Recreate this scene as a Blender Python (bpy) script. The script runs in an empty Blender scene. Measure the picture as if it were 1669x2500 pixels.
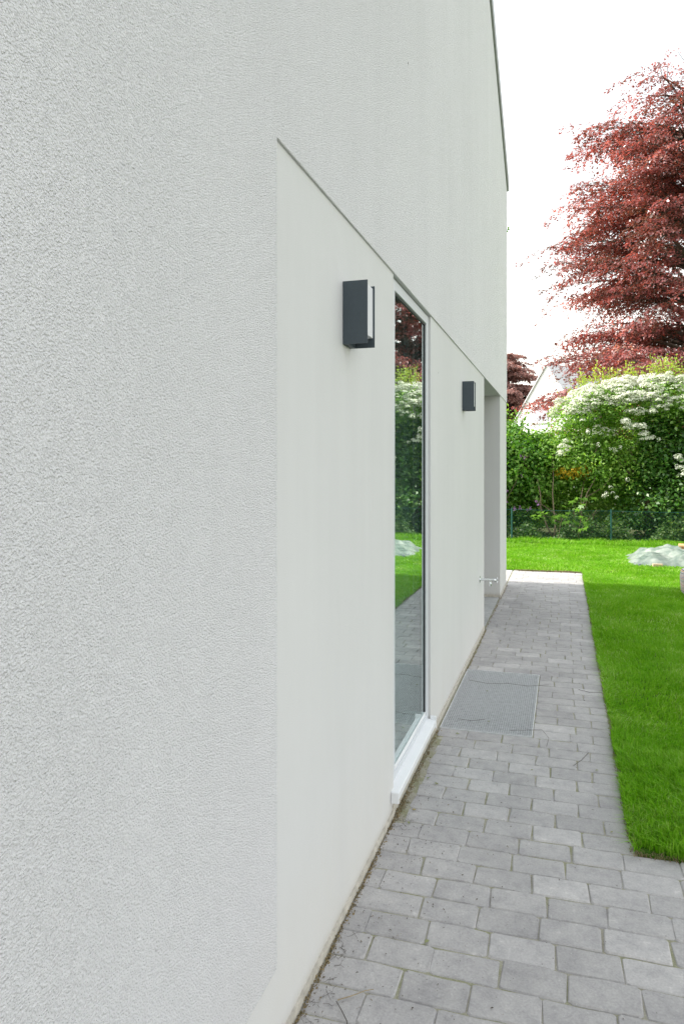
import bpy, math, random
import numpy as np
from mathutils import Vector, Matrix
R = math.radians
random.seed(7)
rng = np.random.default_rng(7)
scene = bpy.context.scene
C = scene.collection

# ------------------------------------------------------------------ camera
cam_d = bpy.data.cameras.new('camera')
cam = bpy.data.objects.new('camera', cam_d)
C.objects.link(cam)
cam.location = (0, 0, 1.55)
cam.rotation_euler = (R(90), 0, R(17.2044))
cam_d.sensor_fit = 'HORIZONTAL'
cam_d.sensor_width = 24
cam_d.lens = 25.1015
cam_d.shift_y = -0.0641
cam_d.clip_start = 0.02
cam_d.clip_end = 1500
scene.camera = cam

# ------------------------------------------------------------------ sky and sun
SUN_EL = 42.0
SUN_DIR = Vector((1.0, 0.05, 0)).normalized()          # the way the light travels on the ground
world = bpy.data.worlds.new("World")
scene.world = world
world.use_nodes = True
wn = world.node_tree.nodes
wl = world.node_tree.links
wn.clear()
sky = wn.new('ShaderNodeTexSky')
sky.sky_type = 'NISHITA'
sky.sun_disc = False
sky.sun_elevation = R(SUN_EL)
sky.sun_rotation = math.atan2(-SUN_DIR.x, -SUN_DIR.y)
sky.altitude = 50
sky.air_density = 2.3
sky.dust_density = 1.2
sky.ozone_density = 1.0
hs = wn.new('ShaderNodeHueSaturation')
hs.inputs['Saturation'].default_value = 0.24
bg = wn.new('ShaderNodeBackground')
bg.inputs['Strength'].default_value = 0.15
wo = wn.new('ShaderNodeOutputWorld')
wl.new(sky.outputs[0], hs.inputs['Color'])
wl.new(hs.outputs[0], bg.inputs['Color'])
wl.new(bg.outputs[0], wo.inputs['Surface'])

sun_d = bpy.data.lights.new('sun', 'SUN')
sun_d.energy = 2.7
sun_d.angle = R(0.9)
sun_d.color = (1.0, 0.95, 0.87)
sun = bpy.data.objects.new('sun', sun_d)
C.objects.link(sun)
d = Vector((SUN_DIR.x * math.cos(R(SUN_EL)), SUN_DIR.y * math.cos(R(SUN_EL)), -math.sin(R(SUN_EL))))
sun.rotation_euler = d.to_track_quat('-Z', 'Y').to_euler()

scene.view_settings.view_transform = 'Standard'
scene.view_settings.look = 'None'
scene.view_settings.gamma = 1
scene.view_settings.use_curve_mapping = False
scene.view_settings.exposure = 1.38

# ------------------------------------------------------------------ materials
def new_mat(name):
    m = bpy.data.materials.new(name)
    m.use_nodes = True
    nt = m.node_tree
    nt.nodes.clear()
    out = nt.nodes.new('ShaderNodeOutputMaterial')
    return m, nt, out

def nd(nt, kind, **kw):
    n = nt.nodes.new(kind)
    for k, v in kw.items():
        if k in n.inputs: n.inputs[k].default_value = v
        else: setattr(n, k, v)
    return n

def ramp(nt, fac, stops):
    n = nt.nodes.new('ShaderNodeValToRGB')
    e = n.color_ramp.elements
    e[0].position, e[0].color = stops[0][0], (*stops[0][1], 1)
    e[1].position, e[1].color = stops[-1][0], (*stops[-1][1], 1)
    for p, c in stops[1:-1]:
        x = e.new(p); x.color = (*c, 1)
    nt.links.new(fac, n.inputs[0])
    return n.outputs[0]

def mixc(nt, fac, a, b, mode='MIX'):
    n = nt.nodes.new('ShaderNodeMix'); n.data_type = 'RGBA'; n.blend_type = mode
    for sock, v in ((n.inputs[0], fac), (n.inputs[6], a), (n.inputs[7], b)):
        if hasattr(v, 'links'): nt.links.new(v, sock)
        elif isinstance(v, tuple): sock.default_value = (*v, 1) if len(v) == 3 else v
        else: sock.default_value = v
    return n.outputs[2]

def math_n(nt, op, a, b=0.0, clamp=False):
    n = nt.nodes.new('ShaderNodeMath'); n.operation = op; n.use_clamp = clamp
    for i, v in enumerate((a, b)):
        if hasattr(v, 'links'): nt.links.new(v, n.inputs[i])
        else: n.inputs[i].default_value = v
    return n.outputs[0]

def noise(nt, scale, detail=3, vec=None, rough=.55, dist=0):
    n = nd(nt, 'ShaderNodeTexNoise', Scale=scale, Detail=detail, Roughness=rough, Distortion=dist)
    if vec is not None: nt.links.new(vec, n.inputs['Vector'])
    return n.outputs[0]

def obj_co(nt, world_space=False):
    if world_space:
        return nd(nt, 'ShaderNodeNewGeometry').outputs['Position']
    return nd(nt, 'ShaderNodeTexCoord').outputs['Object']

def mapping(nt, vec, scale=(1, 1, 1), rot=(0, 0, 0)):
    n = nt.nodes.new('ShaderNodeMapping')
    n.inputs['Scale'].default_value = scale
    n.inputs['Rotation'].default_value = rot
    nt.links.new(vec, n.inputs['Vector'])
    return n.outputs[0]

def bump(nt, h, dist, strength=1.0, normal=None):
    b = nd(nt, 'ShaderNodeBump', Distance=dist, Strength=strength)
    nt.links.new(h, b.inputs['Height'])
    if normal is not None: nt.links.new(normal, b.inputs['Normal'])
    return b.outputs[0]

def principled(nt, out, color, rough=.6, metal=0, normal=None, spec=.5):
    p = nt.nodes.new('ShaderNodeBsdfPrincipled')
    if hasattr(color, 'links'): nt.links.new(color, p.inputs['Base Color'])
    else: p.inputs['Base Color'].default_value = (*color, 1)
    if hasattr(rough, 'links'): nt.links.new(rough, p.inputs['Roughness'])
    else: p.inputs['Roughness'].default_value = rough
    p.inputs['Metallic'].default_value = metal
    p.inputs['Specular IOR Level'].default_value = spec
    if normal is not None: nt.links.new(normal, p.inputs['Normal'])
    nt.links.new(p.outputs[0], out.inputs[0])
    return p

def simple(name, col, rough=.6, metal=0, spec=.5, var=.08, scale=30, bumpd=0):
    m, nt, out = new_mat(name)
    co = obj_co(nt)
    n = noise(nt, scale, 4, co)
    lo = tuple(c * (1 - var) for c in col); hi = tuple(min(1, c * (1 + var)) for c in col)
    c = ramp(nt, n, [(.3, lo), (.7, hi)])
    nb = bump(nt, noise(nt, scale * 4, 3, co), bumpd) if bumpd else None
    principled(nt, out, c, rough, metal, nb, spec)
    return m

def plaster(name, base, coarse):
    m, nt, out = new_mat(name)
    co = obj_co(nt, True)
    big = noise(nt, .9, 4, co)
    streak = noise(nt, 1.0, 4, mapping(nt, co, (3.5, 3.5, .35)))
    c = ramp(nt, big, [(.3, tuple(b * .95 for b in base)), (.7, tuple(min(1, b * 1.03) for b in base))])
    c = mixc(nt, .6, c, ramp(nt, streak, [(.35, tuple(b * .94 for b in base)), (.65, base)]))
    # grime splashed up from the paving
    sep = nd(nt, 'ShaderNodeSeparateXYZ'); nt.links.new(co, sep.inputs[0])
    mr = nd(nt, 'ShaderNodeMapRange'); mr.inputs[1].default_value = .0; mr.inputs[2].default_value = .08
    mr.inputs[3].default_value = 1; mr.inputs[4].default_value = 0
    nt.links.new(sep.outputs[2], mr.inputs[0])
    gn = noise(nt, 1.0, 5, mapping(nt, co, (60, 60, 9)))
    g = math_n(nt, 'MULTIPLY', math_n(nt, 'POWER', mr.outputs[0], 2.2), math_n(nt, 'MULTIPLY', gn, 1.7), True)
    c = mixc(nt, g, c, (.24, .19, .12))
    mr2 = nd(nt, 'ShaderNodeMapRange'); mr2.inputs[1].default_value = .0; mr2.inputs[2].default_value = .5
    mr2.inputs[3].default_value = .35; mr2.inputs[4].default_value = 0
    nt.links.new(sep.outputs[2], mr2.inputs[0])
    c = mixc(nt, math_n(nt, 'MULTIPLY', mr2.outputs[0], noise(nt, 5, 3, co)), c, (.58, .54, .43))
    if coarse:
        w = nd(nt, 'ShaderNodeTexNoise', Scale=26, Detail=2)
        nt.links.new(co, w.inputs['Vector'])
        wv = nt.nodes.new('ShaderNodeVectorMath'); wv.operation = 'MULTIPLY_ADD'
        nt.links.new(w.outputs['Color'], wv.inputs[0]); wv.inputs[1].default_value = (.006, .006, .006)
        nt.links.new(co, wv.inputs[2])
        v = nd(nt, 'ShaderNodeTexVoronoi', Scale=240); v.feature = 'SMOOTH_F1'
        v.inputs['Smoothness'].default_value = .6
        nt.links.new(wv.outputs[0], v.inputs['Vector'])
        n1 = noise(nt, 290, 3, wv.outputs[0], .6)
        h = math_n(nt, 'ADD', math_n(nt, 'MULTIPLY', n1, 1.0), math_n(nt, 'MULTIPLY', v.outputs[0], -.55))
        pit = ramp(nt, h, [(.0, tuple(b * .72 for b in base)), (.33, base)])
        c = mixc(nt, .6, c, mixc(nt, 1.0, c, ramp(nt, h, [(.02, (.84, .84, .84)), (.25, (1, 1, 1))]), 'MULTIPLY'))  # shade in the pits of the render, put into the colour
        nb = bump(nt, h, .0082, 1.0)
    else:
        n1 = noise(nt, 260, 4, co, .6)
        n2 = noise(nt, 3.0, 3, co)
        nb = bump(nt, n1, .0011, .8)
        nb = bump(nt, n2, .012, .5, nb)
    principled(nt, out, c, .88, 0, nb, .25)
    return m

M = {}
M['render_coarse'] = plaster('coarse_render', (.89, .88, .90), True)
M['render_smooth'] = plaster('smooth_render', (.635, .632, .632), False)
M['base_strip'] = simple('base_strip', (.48, .45, .39), .9, var=.2, scale=25, bumpd=.002)
M['zinc'] = simple('zinc', (.36, .37, .37), .55, .2, var=.12, scale=14)
M['roof_pale'] = simple('roof_pale', (.60, .60, .60), .6, var=.06)
M['roof_tile'] = simple('roof_tile', (.09, .09, .095), .7, var=.15, scale=8)
M['frame'] = simple('frame', (.60, .62, .65), .38, 0, var=.03)
M['bead'] = simple('bead', (.78, .79, .80), .3, 0, var=.02)
M['sill'] = simple('sill', (.74, .75, .76), .35, 0, var=.03, scale=12)
M['rubber'] = simple('rubber', (.03, .032, .035), .6)
M['anthracite'] = simple('anthracite', (.050, .066, .080), .5, 0, spec=.4, var=.06, scale=60, bumpd=.0002)
M['anthracite_in'] = M['anthracite']
M['opal'] = simple('opal', (.66, .67, .70), .35, var=.02)
M['chrome'] = simple('chrome', (.72, .74, .75), .22, .85, var=.04, scale=60)
M['galv'] = simple('galv', (.60, .61, .62), .45, .15, var=.12, scale=40)
M['galv_dull'] = simple('galv_dull', (.58, .59, .60), .5, .15, var=.12, scale=40)
M['concrete'] = simple('concrete', (.15, .15, .15), .9, var=.15, scale=12, bumpd=.002)
M['door'] = simple('door', (.12, .13, .14), .45)
M['room'] = simple('room', (.50, .49, .46), .8)
M['curtain'] = simple('curtain', (.72, .76, .78), .8)
M['fence_green'] = simple('fence_green', (.010, .075, .062), .4, var=.1)
M['bench_green'] = simple('bench_green', (.01, .13, .07), .4, var=.1)
M['bench_wood'] = simple('bench_wood', (.62, .36, .17), .5, var=.12, scale=6)
M['wood'] = simple('wood', (.55, .42, .26), .75, var=.2, scale=9)
M['bark'] = simple('bark', (.10, .08, .06), .9, var=.35, scale=14, bumpd=.01)
M['bark_light'] = simple('bark_light', (.20, .15, .10), .9, var=.35, scale=18, bumpd=.006)
M['white_wall'] = simple('white_wall', (.82, .82, .80), .85, var=.03, scale=1)
M['pale_pane'] = simple('pale_pane', (.38, .38, .42), .2)
M['shed_roof'] = simple('shed_roof', (.16, .15, .14), .85, var=.2, scale=5)
M['shed_wall'] = simple('shed_wall', (.14, .11, .08), .85, var=.2, scale=5)
M['twig'] = simple('twig', (.085, .075, .065), .8, var=.2)
M['twig_tan'] = simple('twig_tan', (.30, .24, .15), .8, var=.25)
M['hole'] = simple('hole', (.03, .03, .03), .9)

def stone_mat(name, base, island, specks=True):
    m, nt, out = new_mat(name)
    co = obj_co(nt, True)
    r = nd(nt, 'ShaderNodeNewGeometry').outputs['Random Per Island'] if island else nd(nt, 'ShaderNodeObjectInfo').outputs['Random']
    val = ramp(nt, r, [(0, tuple(b * .90 for b in base)), (.35, tuple(b * .97 for b in base)), (.8, base), (1, tuple(b * 1.16 for b in base))])
    n1 = noise(nt, 17, 6, co, .72)
    c = mixc(nt, 1.0, val, ramp(nt, n1, [(.30, (.80, .80, .81)), (.5, (.98, .98, .98)), (.62, (1.04, 1.04, 1.03)), (.70, (1.28, 1.28, 1.26))]), 'MULTIPLY')
    c = mixc(nt, 1.0, c, ramp(nt, noise(nt, 3.5, 4, co, .6), [(.3, (.90, .90, .905)), (.7, (1.12, 1.12, 1.11))]), 'MULTIPLY')
    n2 = noise(nt, 130, 3, co, .6)
    c = mixc(nt, 1.0, c, ramp(nt, n2, [(.3, (.88, .88, .88)), (.7, (1.08, 1.08, 1.08))]), 'MULTIPLY')
    if specks:
        v = nd(nt, 'ShaderNodeTexVoronoi', Scale=75)
        nt.links.new(co, v.inputs['Vector'])
        sp = ramp(nt, v.outputs[0], [(.07, (1, 1, 1)), (.17, (0, 0, 0))])
        gate = ramp(nt, noise(nt, 22, 2, co), [(.52, (0, 0, 0)), (.62, (1, 1, 1))])
        c = mixc(nt, math_n(nt, 'MULTIPLY', math_n(nt, 'MULTIPLY', sp, gate), .6), c, (.62, .62, .60))
        v2 = nd(nt, 'ShaderNodeTexVoronoi', Scale=38)
        nt.links.new(co, v2.inputs['Vector'])
        sp2 = ramp(nt, v2.outputs[0], [(.05, (1, 1, 1)), (.11, (0, 0, 0))])
        gate2 = ramp(nt, noise(nt, 9, 2, co), [(.5, (0, 0, 0)), (.6, (1, 1, 1))])
        c = mixc(nt, math_n(nt, 'MULTIPLY', math_n(nt, 'MULTIPLY', sp2, gate2), .7), c, (.08, .075, .06))
    nb = bump(nt, n2, .0012, .8)
    nb = bump(nt, noise(nt, 26, 4, co, .6), .006, .7, nb)
    principled(nt, out, c, .82, 0, nb, .3)
    return m
M['paver'] = stone_mat('paver_stone', (.405, .390, .384), False)
M['paver_field'] = stone_mat('paver_stone_field', (.405, .390, .384), True)
M['slab'] = stone_mat('slab_stone', (.50, .49, .46), False, False)
M['tile'] = stone_mat('tile_stone', (.42, .42, .41), False, False)

def joint_mat():
    m, nt, out = new_mat('joint_sand')
    co = obj_co(nt, True)
    n = noise(nt, 7, 4, co)
    c = ramp(nt, n, [(.32, (.33, .31, .25)), (.45, (.40, .38, .31)), (.57, (.30, .30, .19)), (.7, (.44, .42, .36))])
    c = mixc(nt, 1.0, c, ramp(nt, noise(nt, 260, 3, co), [(.3, (.75, .75, .75)), (.7, (1.15, 1.15, 1.15))]), 'MULTIPLY')
    principled(nt, out, c, .95, 0, bump(nt, noise(nt, 300, 3, co), .004), .2)
    return m
M['joint'] = joint_mat()

def ground_mat(name, stops, sc):
    m, nt, out = new_mat(name)
    co = obj_co(nt, True)
    n = noise(nt, sc, 6, co, .65)
    c = ramp(nt, n, stops)
    c = mixc(nt, 1.0, c, ramp(nt, noise(nt, sc * 25, 4, co), [(.3, (.6, .6, .6)), (.7, (1.3, 1.3, 1.3))]), 'MULTIPLY')
    principled(nt, out, c, .95, 0, bump(nt, noise(nt, sc * 20, 4, co), .03), .2)
    return m
M['lawn_soil'] = ground_mat('lawn_soil', [(.3, (.05, .12, .01)), (.7, (.08, .17, .015))], 2)
M['ground'] = ground_mat('ground_soil', [(.3, (.05, .07, .025)), (.7, (.10, .11, .05))], .6)

def leaf_mat(name, stops, transl, tcol, rough=.45, spec=.5, var_scale=1.2):
    m, nt, out = new_mat(name)
    a = nd(nt, 'ShaderNodeAttribute', attribute_name='tone')
    co = obj_co(nt, True)
    n = noise(nt, var_scale, 3, co)
    f = math_n(nt, 'ADD', math_n(nt, 'MULTIPLY', a.outputs['Fac'], .7), math_n(nt, 'MULTIPLY', math_n(nt, 'SUBTRACT', n, .35), .9), True)
    c = ramp(nt, f, stops)
    p = nt.nodes.new('ShaderNodeBsdfPrincipled')
    nt.links.new(c, p.inputs['Base Color'])
    p.inputs['Roughness'].default_value = rough
    p.inputs['Specular IOR Level'].default_value = spec
    t = nt.nodes.new('ShaderNodeBsdfTranslucent')
    nt.links.new(mixc(nt, 1.0, c, tcol, 'MULTIPLY'), t.inputs['Color'])
    mx = nt.nodes.new('ShaderNodeMixShader'); mx.inputs[0].default_value = transl
    nt.links.new(p.outputs[0], mx.inputs[1]); nt.links.new(t.outputs[0], mx.inputs[2])
    nt.links.new(mx.outputs[0], out.inputs[0])
    return m
M['grass'] = leaf_mat('grass_blades', [(0, (.085, .28, .003)), (.45, (.17, .41, .014)), (.8, (.27, .48, .06)), (1, (.52, .64, .30))], .38, (1.3, 1.3, .6), .5, .12, 2.5)
M['dry_grass'] = leaf_mat('dry_grass', [(0, (.16, .12, .06)), (1, (.36, .28, .15))], .3, (1, 1, 1), .7)
M['beech'] = leaf_mat('beech_leaf', [(0, (.09, .06, .03)), (.35, (.19, .075, .062)), (.7, (.36, .140, .145)), (.9, (.50, .32, .31)), (1, (.40, .24, .08))], .40, (1.7, .85, .6), .32, .9, .35)
M['beech_far'] = leaf_mat('far_beech_leaf', [(0, (.20, .13, .12)), (1, (.50, .30, .26))], .35, (1.4, 1, .9), .5, .4, .5)  # leaf tones lightened, distance haze put into the colour
M['hawthorn'] = leaf_mat('hawthorn_leaf', [(0, (.09, .19, .03)), (.5, (.20, .37, .06)), (1, (.36, .52, .13))], .50, (1.4, 1.5, .6), .42, .5)
M['shoot'] = leaf_mat('shoot_leaf', [(0, (.20, .34, .04)), (.7, (.38, .48, .07)), (1, (.48, .32, .10))], .5, (1.3, 1.3, .6), .5)
M['shrub'] = leaf_mat('shrub_leaf', [(0, (.050, .14, .022)), (.5, (.135, .31, .045)), (1, (.34, .50, .12))], .48, (1.4, 1.5, .5), .45, .5)
M['shrub_light'] = leaf_mat('light_shrub_leaf', [(0, (.08, .19, .025)), (.5, (.20, .39, .05)), (1, (.42, .56, .15))], .45, (1.4, 1.4, .5), .45)
M['ivy'] = leaf_mat('ivy_leaf', [(0, (.024, .07, .015)), (.6, (.075, .20, .03)), (1, (.26, .40, .09))], .35, (1.3, 1.5, .5), .38, .6)
M['under'] = leaf_mat('undergrowth_leaf', [(0, (.035, .085, .022)), (.6, (.085, .18, .04)), (1, (.28, .36, .14))], .4, (1.3, 1.4, .6), .5)
M['petal'] = leaf_mat('petal', [(0, (.42, .50, .28)), (.3, (.68, .70, .55)), (1, (.80, .80, .72))], .25, (1, 1, .95), .7, .2)
M['yellow'] = leaf_mat('yellow_flower', [(0, (.55, .34, .02)), (1, (.80, .55, .04))], .4, (1, 1, .8), .6)
M['lilac'] = leaf_mat('lilac_flower', [(0, (.35, .16, .40)), (1, (.55, .32, .60))], .4, (1, 1, 1), .6)
M['maple'] = leaf_mat('maple_leaf', [(0, (.12, .25, .05)), (1, (.24, .40, .12))], .45, (1.3, 1.4, .6), .45)
M['litter'] = leaf_mat('litter', [(0, (.045, .035, .028)), (.55, (.10, .08, .055)), (.8, (.22, .17, .09)), (1, (.30, .17, .08))], .1, (1, 1, 1), .8)
M['fresh_leaf'] = leaf_mat('fallen_leaf', [(0, (.12, .19, .04)), (.6, (.26, .28, .12)), (1, (.38, .26, .09))], .2, (1, 1, 1), .6)

def glass_mat():
    m, nt, out = new_mat('window_glass')
    lw = nd(nt, 'ShaderNodeLayerWeight'); lw.inputs[0].default_value = .5
    f = math_n(nt, 'POWER', lw.outputs['Facing'], 1.8)
    f = math_n(nt, 'ADD', math_n(nt, 'MULTIPLY', f, .93), .06, True)
    tr = nt.nodes.new('ShaderNodeBsdfTransparent'); tr.inputs[0].default_value = (.86, .93, .92, 1)
    gl = nt.nodes.new('ShaderNodeBsdfGlossy'); gl.inputs['Roughness'].default_value = 0.0
    gl.inputs[0].default_value = (.90, .97, .96, 1)
    mx = nt.nodes.new('ShaderNodeMixShader')
    nt.links.new(f, mx.inputs[0]); nt.links.new(tr.outputs[0], mx.inputs[1]); nt.links.new(gl.outputs[0], mx.inputs[2])
    nt.links.new(mx.outputs[0], out.inputs[0])
    return m
M['glass'] = glass_mat()

def net_mat():
    m, nt, out = new_mat('garden_net')
    co = obj_co(nt)
    c = ramp(nt, noise(nt, 5, 3, co), [(.38, (.12, .165, .135)), (.62, (.30, .34, .29))])
    p = nt.nodes.new('ShaderNodeBsdfPrincipled'); nt.links.new(c, p.inputs['Base Color']); p.inputs['Roughness'].default_value = .35
    tr = nt.nodes.new('ShaderNodeBsdfTransparent')
    mx = nt.nodes.new('ShaderNodeMixShader'); mx.inputs[0].default_value = .93
    nt.links.new(tr.outputs[0], mx.inputs[1]); nt.links.new(p.outputs[0], mx.inputs[2])
    nt.links.new(mx.outputs[0], out.inputs[0])
    return m
M['net'] = net_mat()

def stripe_mat():
    m, nt, out = new_mat('striped_cloth')
    co = obj_co(nt)
    sep = nd(nt, 'ShaderNodeSeparateXYZ'); nt.links.new(co, sep.inputs[0])
    z = math_n(nt, 'ADD', math_n(nt, 'MULTIPLY', sep.outputs[2], 62), math_n(nt, 'MULTIPLY', noise(nt, 3, 2, co), 2.2))
    fr = math_n(nt, 'FRACT', z)
    cell = math_n(nt, 'FLOOR', z)
    wn_ = nd(nt, 'ShaderNodeTexWhiteNoise'); wn_.noise_dimensions = '1D'; nt.links.new(cell, wn_.inputs['W'])
    col = ramp(nt, wn_.outputs[0], [(0, (.06, .06, .10)), (.3, (.35, .35, .36)), (.5, (.50, .12, .16)), (.7, (.55, .45, .42)), (1, (.12, .16, .25))])
    mask = ramp(nt, fr, [(.35, (0, 0, 0)), (.45, (1, 1, 1))])
    c = mixc(nt, math_n(nt, 'MULTIPLY', mask, .8), (.66, .62, .62), col)
    principled(nt, out, c, .9, 0, bump(nt, noise(nt, 150, 2, co), .002), .1)
    return m
M['striped'] = stripe_mat()
M['heap'] = ground_mat('heap', [(.3, (.16, .14, .08)), (.5, (.35, .22, .10)), (.6, (.12, .18, .06)), (.7, (.45, .38, .22))], 9)
M['dark_sheet'] = simple('dark_sheet', (.06, .06, .10), .4, var=.3, scale=10)

# ------------------------------------------------------------------ object helpers
def empty(name, loc=(0, 0, 0), rz=0, label=None, cat=None, group=None):
    o = bpy.data.objects.new(name, None)
    o.empty_display_size = .1
    C.objects.link(o)
    o.location = loc; o.rotation_euler = (0, 0, rz)
    tag(o, label, cat, group)
    return o

def tag(o, label=None, cat=None, group=None, kind=None):
    if label: o['label'] = label
    if cat: o['category'] = cat
    if group: o['group'] = group
    if kind: o['kind'] = kind
    return o

def link(name, me, mat=None, parent=None, loc=(0, 0, 0), rot=(0, 0, 0)):
    o = bpy.data.objects.new(name, me)
    if mat is not None:
        me.materials.append(mat)
    C.objects.link(o)
    if parent is not None: o.parent = parent
    o.location = loc; o.rotation_euler = rot
    return o

class MB:
    def __init__(s): s.v = []; s.f = []
    def box(s, a, b):
        x0, y0, z0 = a; x1, y1, z1 = b
        n = len(s.v)
        s.v += [(x0, y0, z0), (x1, y0, z0), (x1, y1, z0), (x0, y1, z0), (x0, y0, z1), (x1, y0, z1), (x1, y1, z1), (x0, y1, z1)]
        s.f += [tuple(n + i for i in q) for q in ((0, 3, 2, 1), (4, 5, 6, 7), (0, 1, 5, 4), (1, 2, 6, 5), (2, 3, 7, 6), (3, 0, 4, 7))]
        return s
    def prism_x(s, poly, x0, x1):
        # poly: (y, z) list, counter-clockwise seen from +X
        n = len(s.v); k = len(poly)
        s.v += [(x0, y, z) for y, z in poly] + [(x1, y, z) for y, z in poly]
        s.f.append(tuple(n + k + i for i in range(k)))
        s.f.append(tuple(n + i for i in reversed(range(k))))
        for i in range(k):
            j = (i + 1) % k
            s.f.append((n + i, n + j, n + k + j, n + k + i))
        return s
    def tube(s, pts, rads, sides=6, cap=True):
        pts = [Vector(p) for p in pts]
        if not hasattr(rads, '__len__'): rads = [rads] * len(pts)
        rings = []
        for i, p in enumerate(pts):
            t = (pts[min(i + 1, len(pts) - 1)] - pts[max(i - 1, 0)])
            if t.length < 1e-9: t = Vector((0, 0, 1))
            t.normalize()
            a = Vector((0, 0, 1)) if abs(t.z) < .9 else Vector((1, 0, 0))
            u = t.cross(a).normalized(); w = t.cross(u)
            ring = []
            for k in range(sides):
                an = 2 * math.pi * k / sides
                q = p + (u * math.cos(an) + w * math.sin(an)) * rads[i]
                ring.append(len(s.v)); s.v.append(tuple(q))
            rings.append(ring)
        for a, b in zip(rings, rings[1:]):
            for k in range(sides):
                s.f.append((a[k], b[k], b[(k + 1) % sides], a[(k + 1) % sides]))
        if cap:
            s.f.append(tuple(rings[0])); s.f.append(tuple(reversed(rings[-1])))
        return s
    def mesh(s, name='m', smooth=False):
        me = bpy.data.meshes.new(name)
        me.from_pydata(s.v, [], s.f); me.update()
        if smooth:
            me.polygons.foreach_set('use_smooth', [True] * len(me.polygons))
        return me
    def build(s, name, mat, parent=None, loc=(0, 0, 0), rot=(0, 0, 0), bevel=0, smooth=False):
        o = link(name, s.mesh(name, smooth), mat, parent, loc, rot)
        if bevel:
            b = o.modifiers.new('bevel', 'BEVEL'); b.width = bevel; b.segments = 2; b.limit_method = 'ANGLE'
        return o

def copy_tree(o, parent=None):
    c = o.copy(); C.objects.link(c); c.parent = parent
    for ch in list(o.children): copy_tree(ch, c)
    return c

def np_mesh(name, V, corners, k, tone=None):
    """V (n,3), polygons of k corners each"""
    me = bpy.data.meshes.new(name)
    nv = len(V); F = corners.reshape(-1, k); nf = len(F)
    me.vertices.add(nv); me.vertices.foreach_set('co', np.ascontiguousarray(V, dtype=np.float32).ravel())
    me.loops.add(nf * k); me.loops.foreach_set('vertex_index', F.ravel().astype(np.int32))
    me.polygons.add(nf)
    me.polygons.foreach_set('loop_start', np.arange(0, nf * k, k, dtype=np.int32))
    try: me.polygons.foreach_set('loop_total', np.full(nf, k, dtype=np.int32))
    except Exception: pass
    if tone is not None:
        a = me.attributes.new('tone', 'FLOAT', 'POINT')
        a.data.foreach_set('value', np.ascontiguousarray(tone, dtype=np.float32))
    me.update(calc_edges=True)
    return me

def unit(a): return a / np.maximum(np.linalg.norm(a, axis=1, keepdims=True), 1e-9)

def leaf_mesh(name, P, D, N, L, W, tone=None):
    """one folded four-cornered leaf per point"""
    n = len(P)
    D = unit(D); S = unit(np.cross(D, N)); U = np.cross(S, D)
    L = np.broadcast_to(L, (n,))[:, None]; W = np.broadcast_to(W, (n,))[:, None]
    V = np.empty((n, 4, 3))
    V[:, 0] = P
    V[:, 1] = P + D * L * .45 + S * W * .5 + U * W * .14
    V[:, 2] = P + D * L - U * L * .10
    V[:, 3] = P + D * L * .45 - S * W * .5 + U * W * .14
    if tone is None: tone = rng.random(n)
    return np_mesh(name, V.reshape(-1, 3), np.arange(n * 4), 4, np.repeat(tone, 4))

def rdir(n): return unit(rng.normal(size=(n, 3)))

# ------------------------------------------------------------------ ground
PIT = (-.702, -.176, 4.252, 5.541)        # light shaft hole
def sheet_with_hole(name, x0, x1, y0, y1, z, mat):
    xs = [x0, PIT[0], PIT[1], x1]; ys = [y0, PIT[2], PIT[3], y1]
    V = [(x, y, z) for y in ys for x in xs]
    F = [(j * 4 + i, j * 4 + i + 1, j * 4 + i + 5, j * 4 + i + 4) for j in range(3) for i in range(3) if not (i == 1 and j == 1)]
    me = bpy.data.meshes.new(name); me.from_pydata(V, [], F); me.update()
    return link(name, me, mat)
tag(sheet_with_hole('ground', -500, 500, -400, 700, -.075, M['ground']), kind='structure', label='dark garden soil beneath lawn and hedge')
path = sheet_with_hole('path', -.735, .285, -1.5, 11.13, -.0045, M['joint'])
tag(path, kind='structure', label='grey paved path along the white house')
mb = MB(); mb.box((.285, -1.5, -.07), (4.4, 3.06, -.0047))
o = mb.build('paving_bed', M['joint'], path)
o['kind'] = 'stuff'
MB().box((-.7185, 3.06, -.006), (-.664, 4.16, -.0005)).build('joint_fill', M['joint'], path)

# lawn sheet: L-shaped soil body
lawn = MB()
lawn.box((.287, 3.085, -.07), (14, 11.14, .004))
lawn.box((-9, 11.143, -.07), (14, 15.9, .004))
lawn = lawn.build('lawn', M['lawn_soil'])
tag(lawn, kind='structure', label='bright green lawn beside the path')

# ------------------------------------------------------------------ house
house = empty('house', (0, 0, 0), 0, 'white rendered house with a recessed ground floor strip beside the paved path', 'house')
XO, XI, XB = -.718, -.726, -1.03
YE = 9.72; YS = -3.0; ZR = 2.42; YC = 1.745; ZP = .232
EAVE = 5.25; SL = .457; YR = (YE + YS) / 2; RIDGE = EAVE + SL * (YE - YR)
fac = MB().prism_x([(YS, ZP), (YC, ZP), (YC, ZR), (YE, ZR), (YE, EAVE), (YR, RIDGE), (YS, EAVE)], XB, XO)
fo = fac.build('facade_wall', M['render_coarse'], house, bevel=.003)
fo['label'] = 'coarse white render on the upper wall'
W0, W1 = 3.12, 4.06; N0, N1 = 6.94, 8.74
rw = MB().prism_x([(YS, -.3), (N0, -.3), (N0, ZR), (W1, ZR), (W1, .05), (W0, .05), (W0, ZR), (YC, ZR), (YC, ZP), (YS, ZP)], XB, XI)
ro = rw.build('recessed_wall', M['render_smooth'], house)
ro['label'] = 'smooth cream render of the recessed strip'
MB().box((XB, N1, -.3), (XI, YE, ZR)).build('corner_pier', M['render_smooth'], house)
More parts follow.
